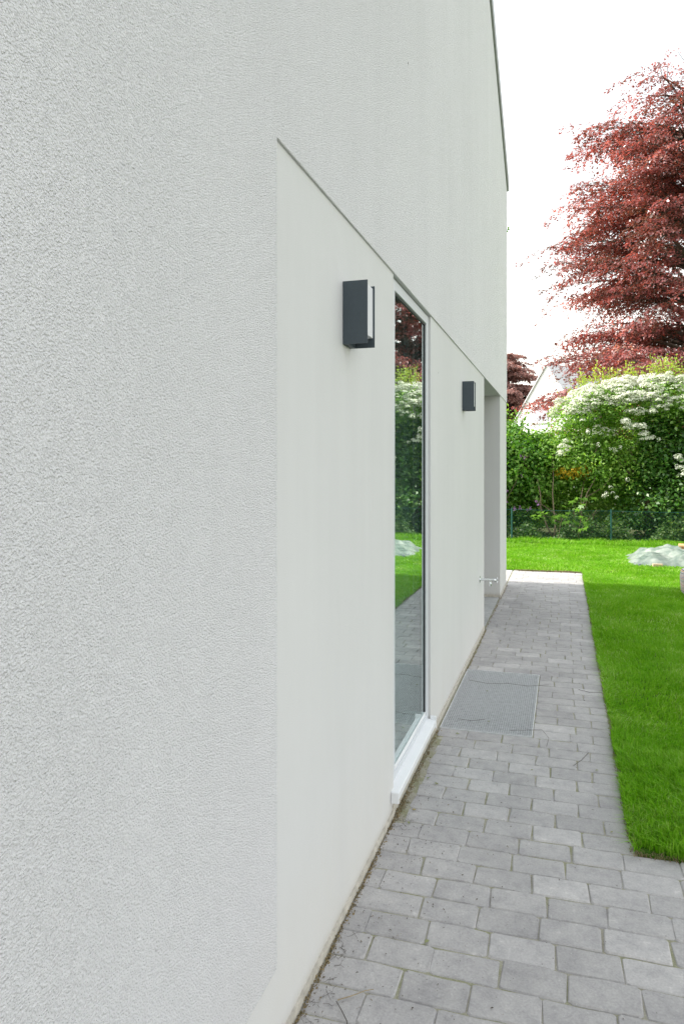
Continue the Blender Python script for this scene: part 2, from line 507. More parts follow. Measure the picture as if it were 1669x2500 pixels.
for a, b in ((YS, W0), (W1, N0), (N1, YE)):
    MB().box((XI, a, -.3), (XI + .007, b, .030 if a != W1 else .036)).build('base_strip', M['base_strip'], house)
# niche: porch with its own walls, soffit and door
nb = MB()
nb.box((-2.30, N0 - .2, -.3), (XB, N0, ZR)); nb.box((-2.30, N1, .03), (XB, N1 + .2, ZR))
nb.box((-2.30, N0, ZR), (XB, N1, ZR + .2))
nb.box((-2.5, N0 - .2, -.3), (-2.30, N0 + .35, ZR + .2)); nb.box((-2.5, N0 + 1.35, -.3), (-2.30, N1 + .2, ZR + .2))
nb.box((-2.5, N0 + .35, 2.12), (-2.30, N0 + 1.35, ZR + .2))
nb.build('porch_wall', M['render_smooth'], house)
nr = MB(); nr.box((-2.30, N1 - .004, 0), (-.74, N1, .032)); nr.build('porch_base_strip', M['base_strip'], house)
door = MB().box((-2.44, N0 + .352, 0), (-2.36, N0 + 1.348, 2.118)).build('door', M['door'], house, bevel=.004)
MB().tube([(-2.36, N0 + .47, 1.04), (-2.30, N0 + .47, 1.04), (-2.30, N0 + .60, 1.04)], .01, 8).build('handle', M['chrome'], door)
ty = N0 + .003
k = 0
while ty < N1 - .01:
    y1 = min(ty + .597, N1 - .006)
    for tx0, tx1 in ((-1.325, -.737), (-1.925, -1.328), (-2.298, -1.928)):
        MB().box((tx0, ty, -.06), (tx1, y1, .002)).build('tile', M['tile'], house, bevel=.0015)
    ty += .60
# other walls and roof
ow = MB()
ow.box((-7, YS, -.3), (XB, YS + .3, EAVE)); ow.box((-7, YE - .3, -.3), (XB, YE, EAVE))
ow.prism_x([(YS, -.3), (YE, -.3), (YE, EAVE), (YR, RIDGE), (YS, EAVE)], -7.3, -7)
ow.build('outer_wall', M['render_coarse'], house)
rf = MB()
ov = .02
for sgn in (1, -1):
    ye = YE + ov if sgn > 0 else YS - ov
    ze = EAVE - SL * ov
    p = [(YR, RIDGE), (ye, ze), (ye, ze + .16), (YR, RIDGE + .16)]
    if sgn > 0: p = [p[0], p[1], p[2], p[3]]
    else: p = [p[0], p[3], p[2], p[1]]
    rf.prism_x(p, -7.35, XO - .004)
rf.build('roof', M['roof_tile'], house)
vg = MB()
for sgn in (1, -1):
    ye = YE + ov + .02 if sgn > 0 else YS - ov - .02
    ze = EAVE - SL * (ov + .02)
    p = [(YR, RIDGE + .01), (ye, ze + .01), (ye, ze + .19), (YR, RIDGE + .19)]
    if sgn < 0: p = [p[0], p[3], p[2], p[1]]
    vg.prism_x(p, XO - .003, XO + .022)
vg.build('verge_trim', M['zinc'], house)
# small fixing holes in the render
for (x, y, z, r) in ((XO + .0005, 3.397, 3.51, .006), (XI + .0005, 4.32, 2.13, .003)):
    h = MB().tube([(x - .02, y, z), (x, y, z)], r, 8).build('fixing_hole', M['hole'], house)

# window
win = empty('window'); win.parent = house
XF = -.738
fr = MB()
fw = .05
fr.box((XF - .075, W0 + .012, .085), (XF, W0 + .085, 2.416)); fr.box((XF - .075, W1 - .062, .085), (XF, W1 - .006, 2.416))
fr.box((XF - .075, W0 + .085, 2.416 - fw), (XF, W1 - .062, 2.416)); fr.box((XF - .075, W0 + .085, .085), (XF, W1 - .062, .152))
fr.build('frame', M['frame'], win, bevel=.0025)
gb = MB()
a0, a1, b0, b1 = W0 + .085, W1 - .062, .152, 2.366
for x0, x1, w in ((XF - .006, XF - .014, .010),):
    gb.box((x1 - .014, a0, b0), (x0, a1, b0 + w))
gb.build('glazing_bead', M['bead'], win, bevel=.002)
gb2 = MB()
gb2.box((XF - .013, a0 + .001, b0 + .0102), (XF - .0062, a1 - .001, b0 + .021))
gb2.build('glazing_bead', M['bead'], win, bevel=.002)
gk = MB()
gk.box((XF - .040, a1 - .007, b0 + .021), (XF - .008, a1 - .0004, b1)); gk.box((XF - .040, a0 + .0004, b0 + .021), (XF - .013, a0 + .010, b1))
gk.box((XF - .040, a0 + .010, b1 - .008), (XF - .008, a1 - .007, b1 - .0004))
gk.build('gasket', M['rubber'], win)
MB().box((XF - .040, a0 + .002, b0 + .012), (XF - .0135, a1 - .002, b1 - .002)).build('pane', M['glass'], win)
sl = MB().prism_x([(0, 0), (1, 0), (1, 1), (0, 1)], 0, 1)
sl = MB()
sy0, sy1 = 3.078, 4.036
n = 0
prof = [(XF - .03, .098), (XF - .03, .088), (-.694, .080), (-.694, .072), (-.694, .074), (-.694, .108 - .002), (-.700, .112)]
prof = [(XF - .02, .086), (-.692, .086), (-.692, .113), (-.695, .117), (XF - .02, .128)]
k = len(prof)
sl.v = [(x, sy0, z) for x, z in prof] + [(x, sy1, z) for x, z in prof]
sl.f = [tuple(reversed(range(k)))[::-1], tuple(k + i for i in reversed(range(k)))] + [(i, k + i, k + (i + 1) % k, (i + 1) % k) for i in range(k)]
so = sl.build('sill', M['sill'], win, bevel=.002)
MB().box((XI + .0005, sy0 - .012, .074), (-.689, sy0 - .0005, .124)).build('sill_end_cap', M['sill'], win, bevel=.004)
MB().box((XI + .0005, sy1 + .0005, .070), (-.690, sy1 + .012, .140)).build('sill_end_cap', M['sill'], win, bevel=.004)
MB().box((XI + .0005, W0 - .02, -.05), (-.722, W1 + .01, .05)).build('sill_footing', M['base_strip'], win)
# room behind the glass
rm = MB()
rm.box((-4.2, 2.2, -.1), (-1.031, 5.6, -.02)); rm.box((-4.2, 2.2, 2.7), (-1.031, 5.6, 2.78))
rm.box((-4.28, 2.2, -.02), (-4.2, 5.6, 2.7)); rm.box((-4.2, 2.12, -.02), (-1.031, 2.2, 2.7)); rm.box((-4.2, 5.6, -.02), (-1.031, 5.68, 2.7))
rm.build('room_wall', M['room'], house)
cu = MB()
nc = 120
for i in range(nc + 1):
    y = 3.05 + 1.25 * i / nc
    x = -1.075 + .018 * math.sin(i * .62) + .008 * math.sin(i * 1.7 + 1)
    cu.v += [(x, y, .0), (x, y, 2.55)]
for i in range(nc):
    cu.f.append((2 * i, 2 * i + 2, 2 * i + 3, 2 * i + 1))
cu.build('curtain', M['curtain'], win)

# ------------------------------------------------------------------ wall lamps
def make_lamp():
    t = empty('wall_lamp')
    D0 = .088; H = .217; Wd = .100; th = .004
    MB().box((0, -.0, 0), (D0, th, H)).build('side_plate', M['anthracite'], t, bevel=.0008)
    MB().box((0, Wd - th, 0), (D0, Wd, H)).build('side_plate', M['anthracite'], t, bevel=.0008)
    MB().box((0, th + .0003, 0), (.018, Wd - th - .0003, H)).build('back_plate', M['anthracite'], t, bevel=.0006)
    MB().box((.0185, th + .0008, .032), (D0 - .006, Wd - th - .0008, H - .009)).build('diffuser', M['opal'], t, bevel=.001)
    MB().tube([(.009, .03, -.0008), (.009, .03, .002)], .0022, 8).build('screw', M['rubber'], t)
    return t
lamp = make_lamp()
lamp.location = (XI + .0005, 2.352, 1.977)
tag(lamp, 'anthracite box wall lamp nearest the camera, left of the tall window', 'wall lamp', 'box wall lamps on the recessed wall')
l2 = copy_tree(lamp)
l2.location = (XI + .0005, 5.39, 1.985)
tag(l2, 'anthracite box wall lamp farther away, between the tall window and the porch', 'wall lamp', 'box wall lamps on the recessed wall')

# ------------------------------------------------------------------ tap
tap = empty('garden_tap', (XI, 6.55, .543), 0, 'chrome outdoor tap sticking out of the wall beside the porch', 'tap')
MB().tube([(0.0005, 0, 0), (.005, 0, 0), (.011, 0, 0)], [.030, .030, .014], 16).build('flange', M['chrome'], tap, smooth=False)
MB().tube([(.008, 0, 0), (.060, 0, 0), (.0602, 0, 0), (.078, 0, 0), (.0782, 0, 0), (.122, 0, 0), (.124, 0, 0), (.135, 0, 0), (.150, 0, 0)],
          [.0125, .0125, .0145, .0145, .0135, .0135, .0155, .0155, .006], 14).build('body', M['chrome'], tap)
MB().tube([(.092, 0, -.008), (.093, 0, -.020), (.097, 0, -.030), (.0975, 0, -.034), (.0975, 0, -.055)], [.009, .009, .011, .013, .010], 12).build('spout', M['chrome'], tap)
hw = MB().tube([(.150, 0, 0), (.160, 0, 0)], .0045, 8)
for a in range(3):
    an = a * math.pi / 3 + .2
    hw.tube([(.158, math.cos(an) * .024, math.sin(an) * .024), (.158, -math.cos(an) * .024, -math.sin(an) * .024)], .0035, 6)
hw.build('handwheel', M['chrome'], tap)

# ------------------------------------------------------------------ pavers
def paver_mesh(seed, L=.197, Wd=.1262):
    r = random.Random(seed)
    a, b = L / 2, Wd / 2
    c = .008
    base = [(-a + c, -b), (-.01, -b), (a - c, -b), (a, -b + c), (a, b - c), (a - c, b), (.02, b), (-a + c, b), (-a, b - c), (-a, -b + c)]
    def j(s): return r.uniform(-s, s)
    ring = [(x + j(.0050), y + j(.0036)) for x, y in base]
    ins = .004
    top = [(x * (1 - ins / a) + j(.0012), y * (1 - ins / b) + j(.0012)) for x, y in ring]
    V = [(x, y, 0 + j(.0010)) for x, y in top] + [(x, y, -.005) for x, y in ring] + [(x, y, -.05) for x, y in ring]
    n = len(base)
    F = [tuple(range(n))]
    for i in range(n):
        k = (i + 1) % n
        F.append((i + n, k + n, k, i)); F.append((i + 2 * n, k + 2 * n, k + n, i + n))
    me = bpy.data.meshes.new('paver'); me.from_pydata(V, [], F); me.update()
    return me
variants = [paver_mesh(100 + i) for i in range(12)]
short_variants = [paver_mesh(300 + i, .12) for i in range(8)]
for me in variants + short_variants: me.materials.append(M['paver'])
P0 = .1297
spots = []      # (x, y, length, kind)
nrow0 = -int((3.08 + 1.2) / P0)
for k in range(nrow0, 62):
    y0 = 3.08 + k * P0; yc = y0 + P0 / 2
    left = -.716
    if y0 > N0 - .05: left = -.722
    elif y0 > W1: left = -.706
    elif y0 > 3.0: left = -.676 if y0 < 4.1 else -.700
    if PIT[2] - .02 < y0 < PIT[3] - .02: left = -.168
    # laid leftwards, from the lawn edge or from far right in front of the lawn
    x = (.265 if k >= 0 else .265 + .2025 * 20 + (.08 if k % 2 == 0 else -.02)) + random.uniform(-.006, .008)
    first = .200 if k % 2 == 0 else random.uniform(.095, .135)
    step = first if k >= 0 else .2025
    while x - left > .02:
        Ln = min(step, x - left)
        rest = x - left - Ln
        if rest < .055: Ln = x - left
        spots.append((x - Ln / 2, yc, Ln))
        x -= Ln
        step = .2025 + random.uniform(-.007, .007)
        if random.random() < (.05 if k >= 0 else .02): step *= random.choice((.62, .75))
def cam_px(x, y):
    th = R(17.2044)
    xc = x * math.cos(th) + y * math.sin(th); zc = y * math.cos(th) - x * math.sin(th)
    if zc < .3: return None
    return 834.5 + 1745.6 * xc / zc, 1143 + 1745.6 * 1.55 / zc, zc
def seen_size(s):
    q = cam_px(s[0], s[1])
    if q is None or q[0] < 500 or q[0] > 1800 or q[1] > 2640: return 0
    return s[2] / q[2] ** 3
order = sorted(range(len(spots)), key=lambda i: -seen_size(spots[i]))
field = MB()
for rank, i in enumerate(order):
    x, y, Ln = spots[i]
    r = random.Random(i * 13 + 5)
    short = Ln < .15
    me = r.choice(short_variants if short else variants)
    sx = (Ln - .0015) / (.12 if short else .197)
    if r.random() < .5: ang = math.pi
    else: ang = 0
    rot = (R(r.uniform(-.5, .5)), R(r.uniform(-.35, .35)), ang + R(r.uniform(-.5, .5)))
    loc = (x, y + r.uniform(-.0008, .0008), r.uniform(-.0018, .0018))
    if rank < 300:
        o = bpy.data.objects.new('paver', me)
        C.objects.link(o); o.parent = path
        o.location = loc; o.rotation_euler = rot; o.scale = (sx, 1.0, 1)
    else:
        from mathutils import Euler
        mat = Matrix.LocRotScale(Vector(loc), Euler(rot), Vector((sx, 1.0, 1)))
        n0 = len(field.v)
        field.v += [tuple(mat @ v.co) for v in me.vertices]
        field.f += [tuple(n0 + q for q in p.vertices) for p in me.polygons]
fo_ = field.build('paver', M['paver_field'], path)
fo_['kind'] = 'stuff'

# terrace slabs round the corner
terrace = MB().box((-5.2, YE + .002, -.07), (-.737, 11.128, -.009)).build('terrace', M['joint'])
tag(terrace, kind='structure', label='pale slab terrace behind the house end')
ix = 0
x = -.739
while x > -5.1:
    y = YE + .01
    while y < 11.1:
        y1 = min(y + .596, 11.126)
        if y1 - y > .05:
            MB().box((x - .596, y, -.05), (x, y1, .001)).build('slab', M['slab'], terrace, bevel=.002)
        y += .60
    x -= .60

# ------------------------------------------------------------------ grating
gx0, gx1, gy0, gy1 = -.706, -.172, 4.250, 5.543
grate = empty('metal_grating', (gx0, gy0, -.0), 0, 'galvanised mesh grating set in the paving at the foot of the wall', 'grating')
gw, gl = gx1 - gx0, gy1 - gy0
f = MB(); t = .0055
f.box((0, 0, -.02), (gw, t, .003)); f.box((0, gl - t, -.02), (gw, gl, .003)); f.box((0, t, -.02), (t, gl - t, .003)); f.box((gw - t, t, -.02), (gw, gl - t, .003))
f.build('frame', M['galv'], grate)
f = MB()
n = 42
for i in range(1, n):
    x = gw * i / n
    f.box((x - .0011, t, -.006), (x + .0011, gl - t, .001))
n = 46
for i in range(1, n):
    y = gl * i / n
    f.box((t, y - .0016, -.006), (gw - t, y + .0016, .002))
g = f.build('grid_bars', M['galv_dull'], grate); g['kind'] = 'stuff'
pit = MB()
pz = -.26
pit.box((0, 0, pz - .03), (gw, gl, pz))
pit.box((-.03, -.03, pz - .03), (0, gl + .03, -.0225)); pit.box((gw, -.03, pz - .03), (gw + .003, gl + .03, -.0225))
pit.box((0, -.03, pz - .03), (gw, 0.001, -.0225)); pit.box((0, gl - .001, pz - .03), (gw, gl + .03, -.0225))
pit.build('light_shaft', M['concrete'], grate)

# ------------------------------------------------------------------ grass
def blades(name, x0, x1, y0, y1, count, h, w, mat, tone=(0, 1), lean=.55, keep=None, zbase=.002):
    X = rng.uniform(x0, x1, count); Y = rng.uniform(y0, y1, count)
    if keep is not None:
        m = keep(X, Y); X = X[m]; Y = Y[m]
    n = len(X)
    patch = .5 + .5 * np.sin(X * 5.1 + 1.7 * np.sin(Y * 3.3)) * np.sin(Y * 4.3 + 1.3 * np.sin(X * 4.1))
    fine = .5 + .5 * np.sin(X * 23 + 2 * np.sin(Y * 17)) * np.sin(Y * 21 + 2 * np.sin(X * 19))
    H = h * rng.uniform(.55, 1.15, n) * (.55 + .55 * patch + .3 * fine); Wd = w * rng.uniform(.7, 1.3, n)
    a = rng.uniform(0, 2 * np.pi, n) ; swirl = 2.2 * np.sin(X * 2.3 + 1.1) + 2.1 * np.cos(Y * 1.9)
    a = np.where(rng.random(n) < .5, a, swirl + rng.normal(0, .5, n))
    ln = np.abs(rng.normal(lean, .28, n))
    dx, dy = np.cos(a), np.sin(a)
    b = rng.uniform(0, 2 * np.pi, n); sx, sy = np.cos(b), np.sin(b)
    V = np.empty((n, 5, 3))
    base = np.stack([X, Y, np.full(n, zbase)], 1)
    side = np.stack([sx, sy, np.zeros(n)], 1) * Wd[:, None] * .5
    V[:, 0] = base - side; V[:, 1] = base + side
    mid = base + np.stack([dx * ln * H * .30, dy * ln * H * .30, H * .6], 1)
    V[:, 2] = mid + side * .8; V[:, 3] = mid - side * .8
    V[:, 4] = base + np.stack([dx * ln * H * 1.0, dy * ln * H * 1.0, H * (1 - .25 * ln)], 1)
    idx = np.arange(n)[:, None] * 5
    tris = np.concatenate([idx + np.array([0, 1, 2]), idx + np.array([0, 2, 3]), idx + np.array([3, 2, 4])], 1).reshape(-1)
    t = np.clip(rng.uniform(tone[0], tone[1], n) * .65 + .22 * patch + .12 * fine + (rng.random(n) < .15) * .6, 0, 1)  # a random share goes pale, whitish glints put into the blade tone
    return V.reshape(-1, 3), tris, np.repeat(t, 5)

def join_blades(name, parts, mat, label):
    V = []; T = []; A = []; off = 0
    for v, t, a in parts:
        V.append(v); T.append(t + off); A.append(a); off += len(v)
    me = np_mesh(name, np.concatenate(V), np.concatenate(T), 3, np.concatenate(A))
    o = link(name, me, mat); tag(o, label, 'grass', kind='stuff')
    return o
wob = lambda Y: .268 + .014 * np.sin(Y * 7 + np.sin(Y * 3)) + .009 * np.sin(Y * 31 + 1)
wobx = lambda X: 3.088 + .014 * np.sin(X * 8) + .10 * np.exp(-(X - .262) / .05) + .006 * np.sin(X * 37 + 1)
keep = lambda X, Y: (X > wob(Y)) & (Y > wobx(X))
inview = lambda X, Y: keep(X, Y) & (X < .30 + .36 * (Y - 2.0) + .3)
parts = [
    blades('g', .26, 1.6, 3.07, 4.6, 60000, .062, .0042, None, keep=inview),
    blades('g', .26, 2.3, 4.6, 7.0, 62000, .046, .0048, None, keep=inview),
    blades('g', .26, 3.2, 7.0, 11.2, 90000, .042, .0068, None, keep=inview),
    blades('g', -2.6, 4.0, 11.15, 15.3, 95000, .042, .0105, None, lean=.5),
    blades('g', -2.6, 4.0, 15.05, 15.75, 12000, .12, .010, None),
    blades('g', .30, 5.5, 3.1, 11.2, 60000, .045, .008, None, keep=lambda X, Y: X >= .60 + .36 * (Y - 2.0)),
    blades('g', -7.5, -2.6, 11.15, 15.6, 22000, .045, .016, None),
    blades('g', 4.0, 8.0, 11.15, 15.6, 22000, .045, .016, None),
]
join_blades('grass', parts, M['grass'], 'bright green grass blades of the lawn')
parts = [
    blades('d', .255, .292, 3.09, 11.1, 4200, .022, .003, None, zbase=-.005, lean=1.1),
    blades('d', .27, 3.5, 3.065, 3.10, 1800, .026, .003, None, zbase=-.005, lean=1.1),
    blades('d', -.7, .27, 11.115, 11.15, 700, .03, .006, None, zbase=0, lean=1.0),
    blades('d', .28, 3.0, 3.1, 8, 2500, .03, .0025, None, lean=1.4),
]
sg_ = [blades('s', .272, .31, 3.10, 11.1, 3000, .065, .0042, None, lean=1.25)]
join_blades('grass', sg_, M['grass'], 'loose grass blades straggling over the paver edge')
join_blades('dry_grass_edge', parts, M['dry_grass'], 'tan dry grass fringe along the lawn edge')

# ------------------------------------------------------------------ litter on the paving
n = 1000
X = -.70 + rng.exponential(.16, n); X = np.where(rng.random(n) < .25, rng.uniform(-.7, 1.6, n), X)
Y = rng.uniform(1.6, 9.5, n) ** 1.0
Y = np.where(rng.random(n) < .5, rng.uniform(1.7, 4.2, n), Y)
ok = (X < .26) | (Y < 3.05)
ok &= ~((X < -.16) & (Y > 4.24) & (Y < 5.55) & (rng.random(n) < .8))
X, Y = X[ok], Y[ok]; n = len(X)
P = np.stack([X, Y, np.full(n, .0045)], 1)
D = rng.normal(size=(n, 3)); D[:, 2] *= .12
N = np.tile((0, 0, 1.), (n, 1)) + rng.normal(0, .25, (n, 3))
L_ = rng.uniform(.004, .012, n)
o = link('leaf_litter', leaf_mesh('leaf_litter', P, D, N, L_, L_ * rng.uniform(.2, .5, n), rng.random(n) ** 1.4), M['litter'])
tag(o, 'dark crumbs of dry leaf and bark scattered on the pavers', 'leaf litter', kind='stuff')
# grit and moss packed along the foot of the wall
n = 5200
Y = np.concatenate([rng.uniform(1.5, 3.3, 2200), rng.uniform(3.05, 4.2, 1600), rng.uniform(5.5, 9.7, 1400)])
X = np.where((Y > 3.07) & (Y < 4.2), -.708 + rng.normal(0, .010, n), -.716 + np.abs(rng.normal(0, .008, n)))
P = np.stack([X, Y, rng.uniform(-.008, .006, n)], 1)
L_ = rng.uniform(.004, .010, n)
o = link('moss_and_grit', leaf_mesh('moss_and_grit', P, rdir(n), rdir(n), L_, L_ * .7, rng.random(n)), M['dry_grass'])
tag(o, 'dry moss and grit packed along the foot of the wall', 'moss', kind='stuff')
# fallen leaves one can pick out
leafspots = [(-.60, 4.17, .022, .35, .1), (-.648, 3.52, .018, .1, 1.2), (-.585, 3.47, .024, .6, 2.4), (-.655, 3.18, .020, .9, .3), (-.64, 3.05, .020, .7, 1.9),
             (-.16, 3.78, .013, .5, .4), (.155, 3.87, .018, .6, .5), (.19, 3.23, .015, .7, .8), (-.44, 4.42, .018, .5, .9), (-.50, 5.02, .020, .55, 2.2), (-.05, 5.49, .015, .9, .5), (-.43, 2.30, .02, .6, 1.1)]
words = ['green leaf beside the near corner of the metal grating', 'small green leaf lying under the window sill', 'pale green leaf on a paver in front of the window sill',
         'orange brown leaf by the near end of the window sill', 'yellowish leaf on the pavers just before the window sill', 'small dry leaf in the middle of the path before the grating',
         'pale leaf on the path a little in from the lawn edge', 'pale curled leaf near the front corner of the lawn', 'green leaf lying on the near left part of the grating',
         'green leaf lying on the far left part of the grating', 'brown leaf at the far edge of the grating', 'greenish leaf on the nearest pavers by the wall']
for (x, y, s, tn, an), w in zip(leafspots, words):
    V = []; 
    pts = [(0, 0), (.25, .18), (.5, .42), (.62, .22), (.85, .30), (1, 0), (.85, -.26), (.6, -.2), (.48, -.40), (.22, -.20)]
    V = [(a * s, b * s, .16 * s * (abs(b) * 3 + .3 * math.sin(a * 7))) for a, b in pts] + [(.5 * s, 0, 0)]
    F = [(i, (i + 1) % len(pts), len(pts)) for i in range(len(pts))]
    me = bpy.data.meshes.new('fallen_leaf'); me.from_pydata(V, [], F)
    at = me.attributes.new('tone', 'FLOAT', 'POINT'); at.data.foreach_set('value', [tn] * len(V)); me.update()
    o = link('fallen_leaf', me, M['fresh_leaf'], None, (x, y, .005), (0, 0, an))
    tag(o, w, 'leaf', 'fallen leaves on the paving')
# twigs
def twig(pts, r, label, mat='twig'):
    o = MB().tube(pts, r, 5).build('twig', M[mat], None)
    c = Vector(pts[0]); 
    for v in o.data.vertices: v.co -= c
    o.location = c
    tag(o, label, 'twig', 'dry twigs on the paving')
twig([(-.628, 1.972, .006), (-.605, 1.945, .007), (-.575, 1.905, .009), (-.560, 1.86, .010), (-.578, 1.835, .009), (-.622, 1.795, .009), (-.655, 1.775, .008), (-.69, 1.735, .006)], [.0012, .0014, .0016, .0018, .002, .0022, .0028, .003], 'bent dark twig on the nearest pavers against the wall')
twig([(-.625, 1.975, .008), (-.59, 2.0, .010), (-.556, 2.03, .012), (-.535, 2.045, .010)], [.0018, .0015, .0012, .001], 'short pale brown twig in the corner at the foot of the wall', 'twig_tan')
twig([(-.405, 1.735, .006), (-.375, 1.755, .007), (-.345, 1.79, .007), (-.31, 1.81, .006), (-.27, 1.815, .006)], [.0016, .0017, .0018, .0016, .001], 'thin curved twig at the bottom edge of the paving')
twig([(-.30, 4.31, .007), (-.12, 4.36, .012), (-.08, 4.25, .008), (-.09, 4.12, .006)], .0010, 'curved twig at the near right corner of the grating')
twig([(-.66, 5.25, .006), (-.52, 5.20, .007), (-.38, 5.24, .008), (-.24, 5.22, .008), (-.10, 5.30, .006)], .0011, 'long thin twig lying across the far part of the grating')
twig([(-.62, 4.42, .006), (-.54, 4.40, .008), (-.46, 4.45, .008)], .0011, 'short twig on the near left part of the grating')
twig([(.05, 3.90, .006), (.09, 3.98, .007), (.13, 4.10, .006)], .0014, 'thin twig on the path beside the lawn edge')
twig([(.10, 5.25, .006), (.17, 5.20, .008), (.25, 5.22, .010)], .0015, 'little twig sticking out from the lawn edge level with the grating')
# tangled roots in the corner by the wall
tw = MB()
for i in range(34):
    y = random.uniform(1.75, 2.3) if i < 24 else random.uniform(3.0, 3.1)
    x = random.uniform(-.705, -.66)
    p = [(x, y, random.uniform(0, .01))]
    for k in range(3):
        q = p[-1]; p.append((q[0] + random.uniform(-.005, .018), q[1] + random.uniform(-.025, .025), max(.002, q[2] + random.uniform(-.006, .008))))
    tw.tube(p, .0006, 3)
o = tw.build('root_tangle', M['twig'])
tag(o, 'tangle of fine dry roots in the joint at the foot of the wall', 'roots', kind='stuff')

# ------------------------------------------------------------------ fence
FY = 15.60
fence = empty('chain_link_fence', (-1.05, FY, 0), 0, 'low green chain link fence at the end of the lawn', 'fence')
posts = [-6.85, -4.9, -2.98, 0.0, 1.96, 3.92, 5.88, 7.84]
posts = [-5.85, -3.9, -1.95, 0.0, 1.98, 3.94, 5.90, 7.86]
top = .675
for px in posts:
    MB().tube([(px, 0, -.05), (px, 0, top + .03)], .019, 8).build('post', M['fence_green'], fence)
f0, f1 = posts[0], posts[-1]
MB().tube([(x, .0 , top - .012 * math.sin((x - f0) * 1.6) ** 2) for x in np.linspace(f0, f1, 30)], .0035, 4).build('top_wire', M['fence_green'], fence)
wm = MB()
pitch = .075
def wire(ax, az, bx, bz, r=.0013):
    dx, dz = bx - ax, bz - az; l = math.hypot(dx, dz); nx, nz = -dz / l * r, dx / l * r
    n0 = len(wm.v)
    wm.v += [(ax + nx, -.0, az + nz), (ax - nx, 0, az - nz), (ax, r * 1.6, az), (bx + nx, 0, bz + nz), (bx - nx, 0, bz - nz), (bx, r * 1.6, bz)]
    wm.f += [(n0, n0 + 1, n0 + 4, n0 + 3), (n0 + 1, n0 + 2, n0 + 5, n0 + 4), (n0 + 2, n0, n0 + 3, n0 + 5)]
x = f0 - top
while x < f1:
    for s in (1, -1):
        a = [x, 0.02]; b = [x + top, top]
        if s < 0: a, b = [x, top], [x + top, .02]
        # clip in x
        def clip(a, b):
            if b[0] <= f0 or a[0] >= f1: return None
            a2, b2 = list(a), list(b)
            if a2[0] < f0: t = (f0 - a2[0]) / (b2[0] - a2[0]); a2 = [f0, a2[1] + t * (b2[1] - a2[1])]
            if b2[0] > f1: t = (f1 - a2[0]) / (b2[0] - a2[0]); b2 = [f1, a2[1] + t * (b2[1] - a2[1])]
            return a2, b2
        c = clip(a, b)
        if c: wire(*c[0], *c[1])
    x += pitch
o = wm.build('wire_mesh', M['fence_green'], fence); o['kind'] = 'stuff'

# ------------------------------------------------------------------ vegetation
def crown_from_lobes(name, lobes, per_m2, size, mat, parent, cluster=9, cl_r=.10, droop=.15, shell=.75):
    """leaf clusters spread over and inside ellipsoid lobes. lobes: (cx,cy,cz,rx,ry,rz)"""
    Ps = []; Ns = []
    for (cx, cy, cz, rx, ry, rz) in lobes:
        area = 4 * math.pi * ((rx * ry) ** 1.6 / 3 + (rx * rz) ** 1.6 / 3 + (ry * rz) ** 1.6 / 3) ** (1 / 1.6)
        n = int(area * per_m2 / cluster)
        dd = rdir(n)
        rad = shell + (1.06 - shell) * rng.random((n, 1)) ** .7
        rad *= 1 + .17 * np.sin(dd[:, :1] * 7 + cx * 3) * np.sin(dd[:, 2:] * 7 + cz * 2) + .05 * rng.normal(size=(n, 1))
        c = dd * rad * np.array([rx, ry, rz]) + np.array([cx, cy, cz])
        m = c[:, 2] > .02
        c = c[m]; dd = dd[m]
        P = np.repeat(c, cluster, 0) + rng.normal(0, cl_r, (len(c) * cluster, 3)) * np.array([1.15, 1.15, .6])
        Ps.append(P); Ns.append(np.repeat(dd, cluster, 0))
    P = np.concatenate(Ps); Nn = np.concatenate(Ns)
    n = len(P)
    N = unit(Nn * .5 + np.array([0, 0, .7]) + rng.normal(0, .45, (n, 3)))
    D = np.cross(N, rdir(n)); D[:, 2] -= droop
    L_ = size * rng.uniform(.65, 1.3, n)
    o = link(name, leaf_mesh(name, P, D, N, L_, L_ * .62), mat, parent)
    return o

def stems(name, pts_list, mat, parent, sides=5):
    m = MB()
    for pts, r in pts_list: m.tube(pts, r, sides)
    return m.build(name, mat, parent, smooth=True)

def wander(a, b, k=5, j=.08):
    a, b = Vector(a), Vector(b)
    out = []
    for i in range(k + 1):
        t = i / k
        p = a.lerp(b, t)
        if 0 < i < k: p += Vector((random.uniform(-j, j), random.uniform(-j, j), random.uniform(-j, j) * .5))
        out.append(tuple(p))
    return out

def rad(a, b, k): return [a + (b - a) * i / k for i in range(k + 1)]

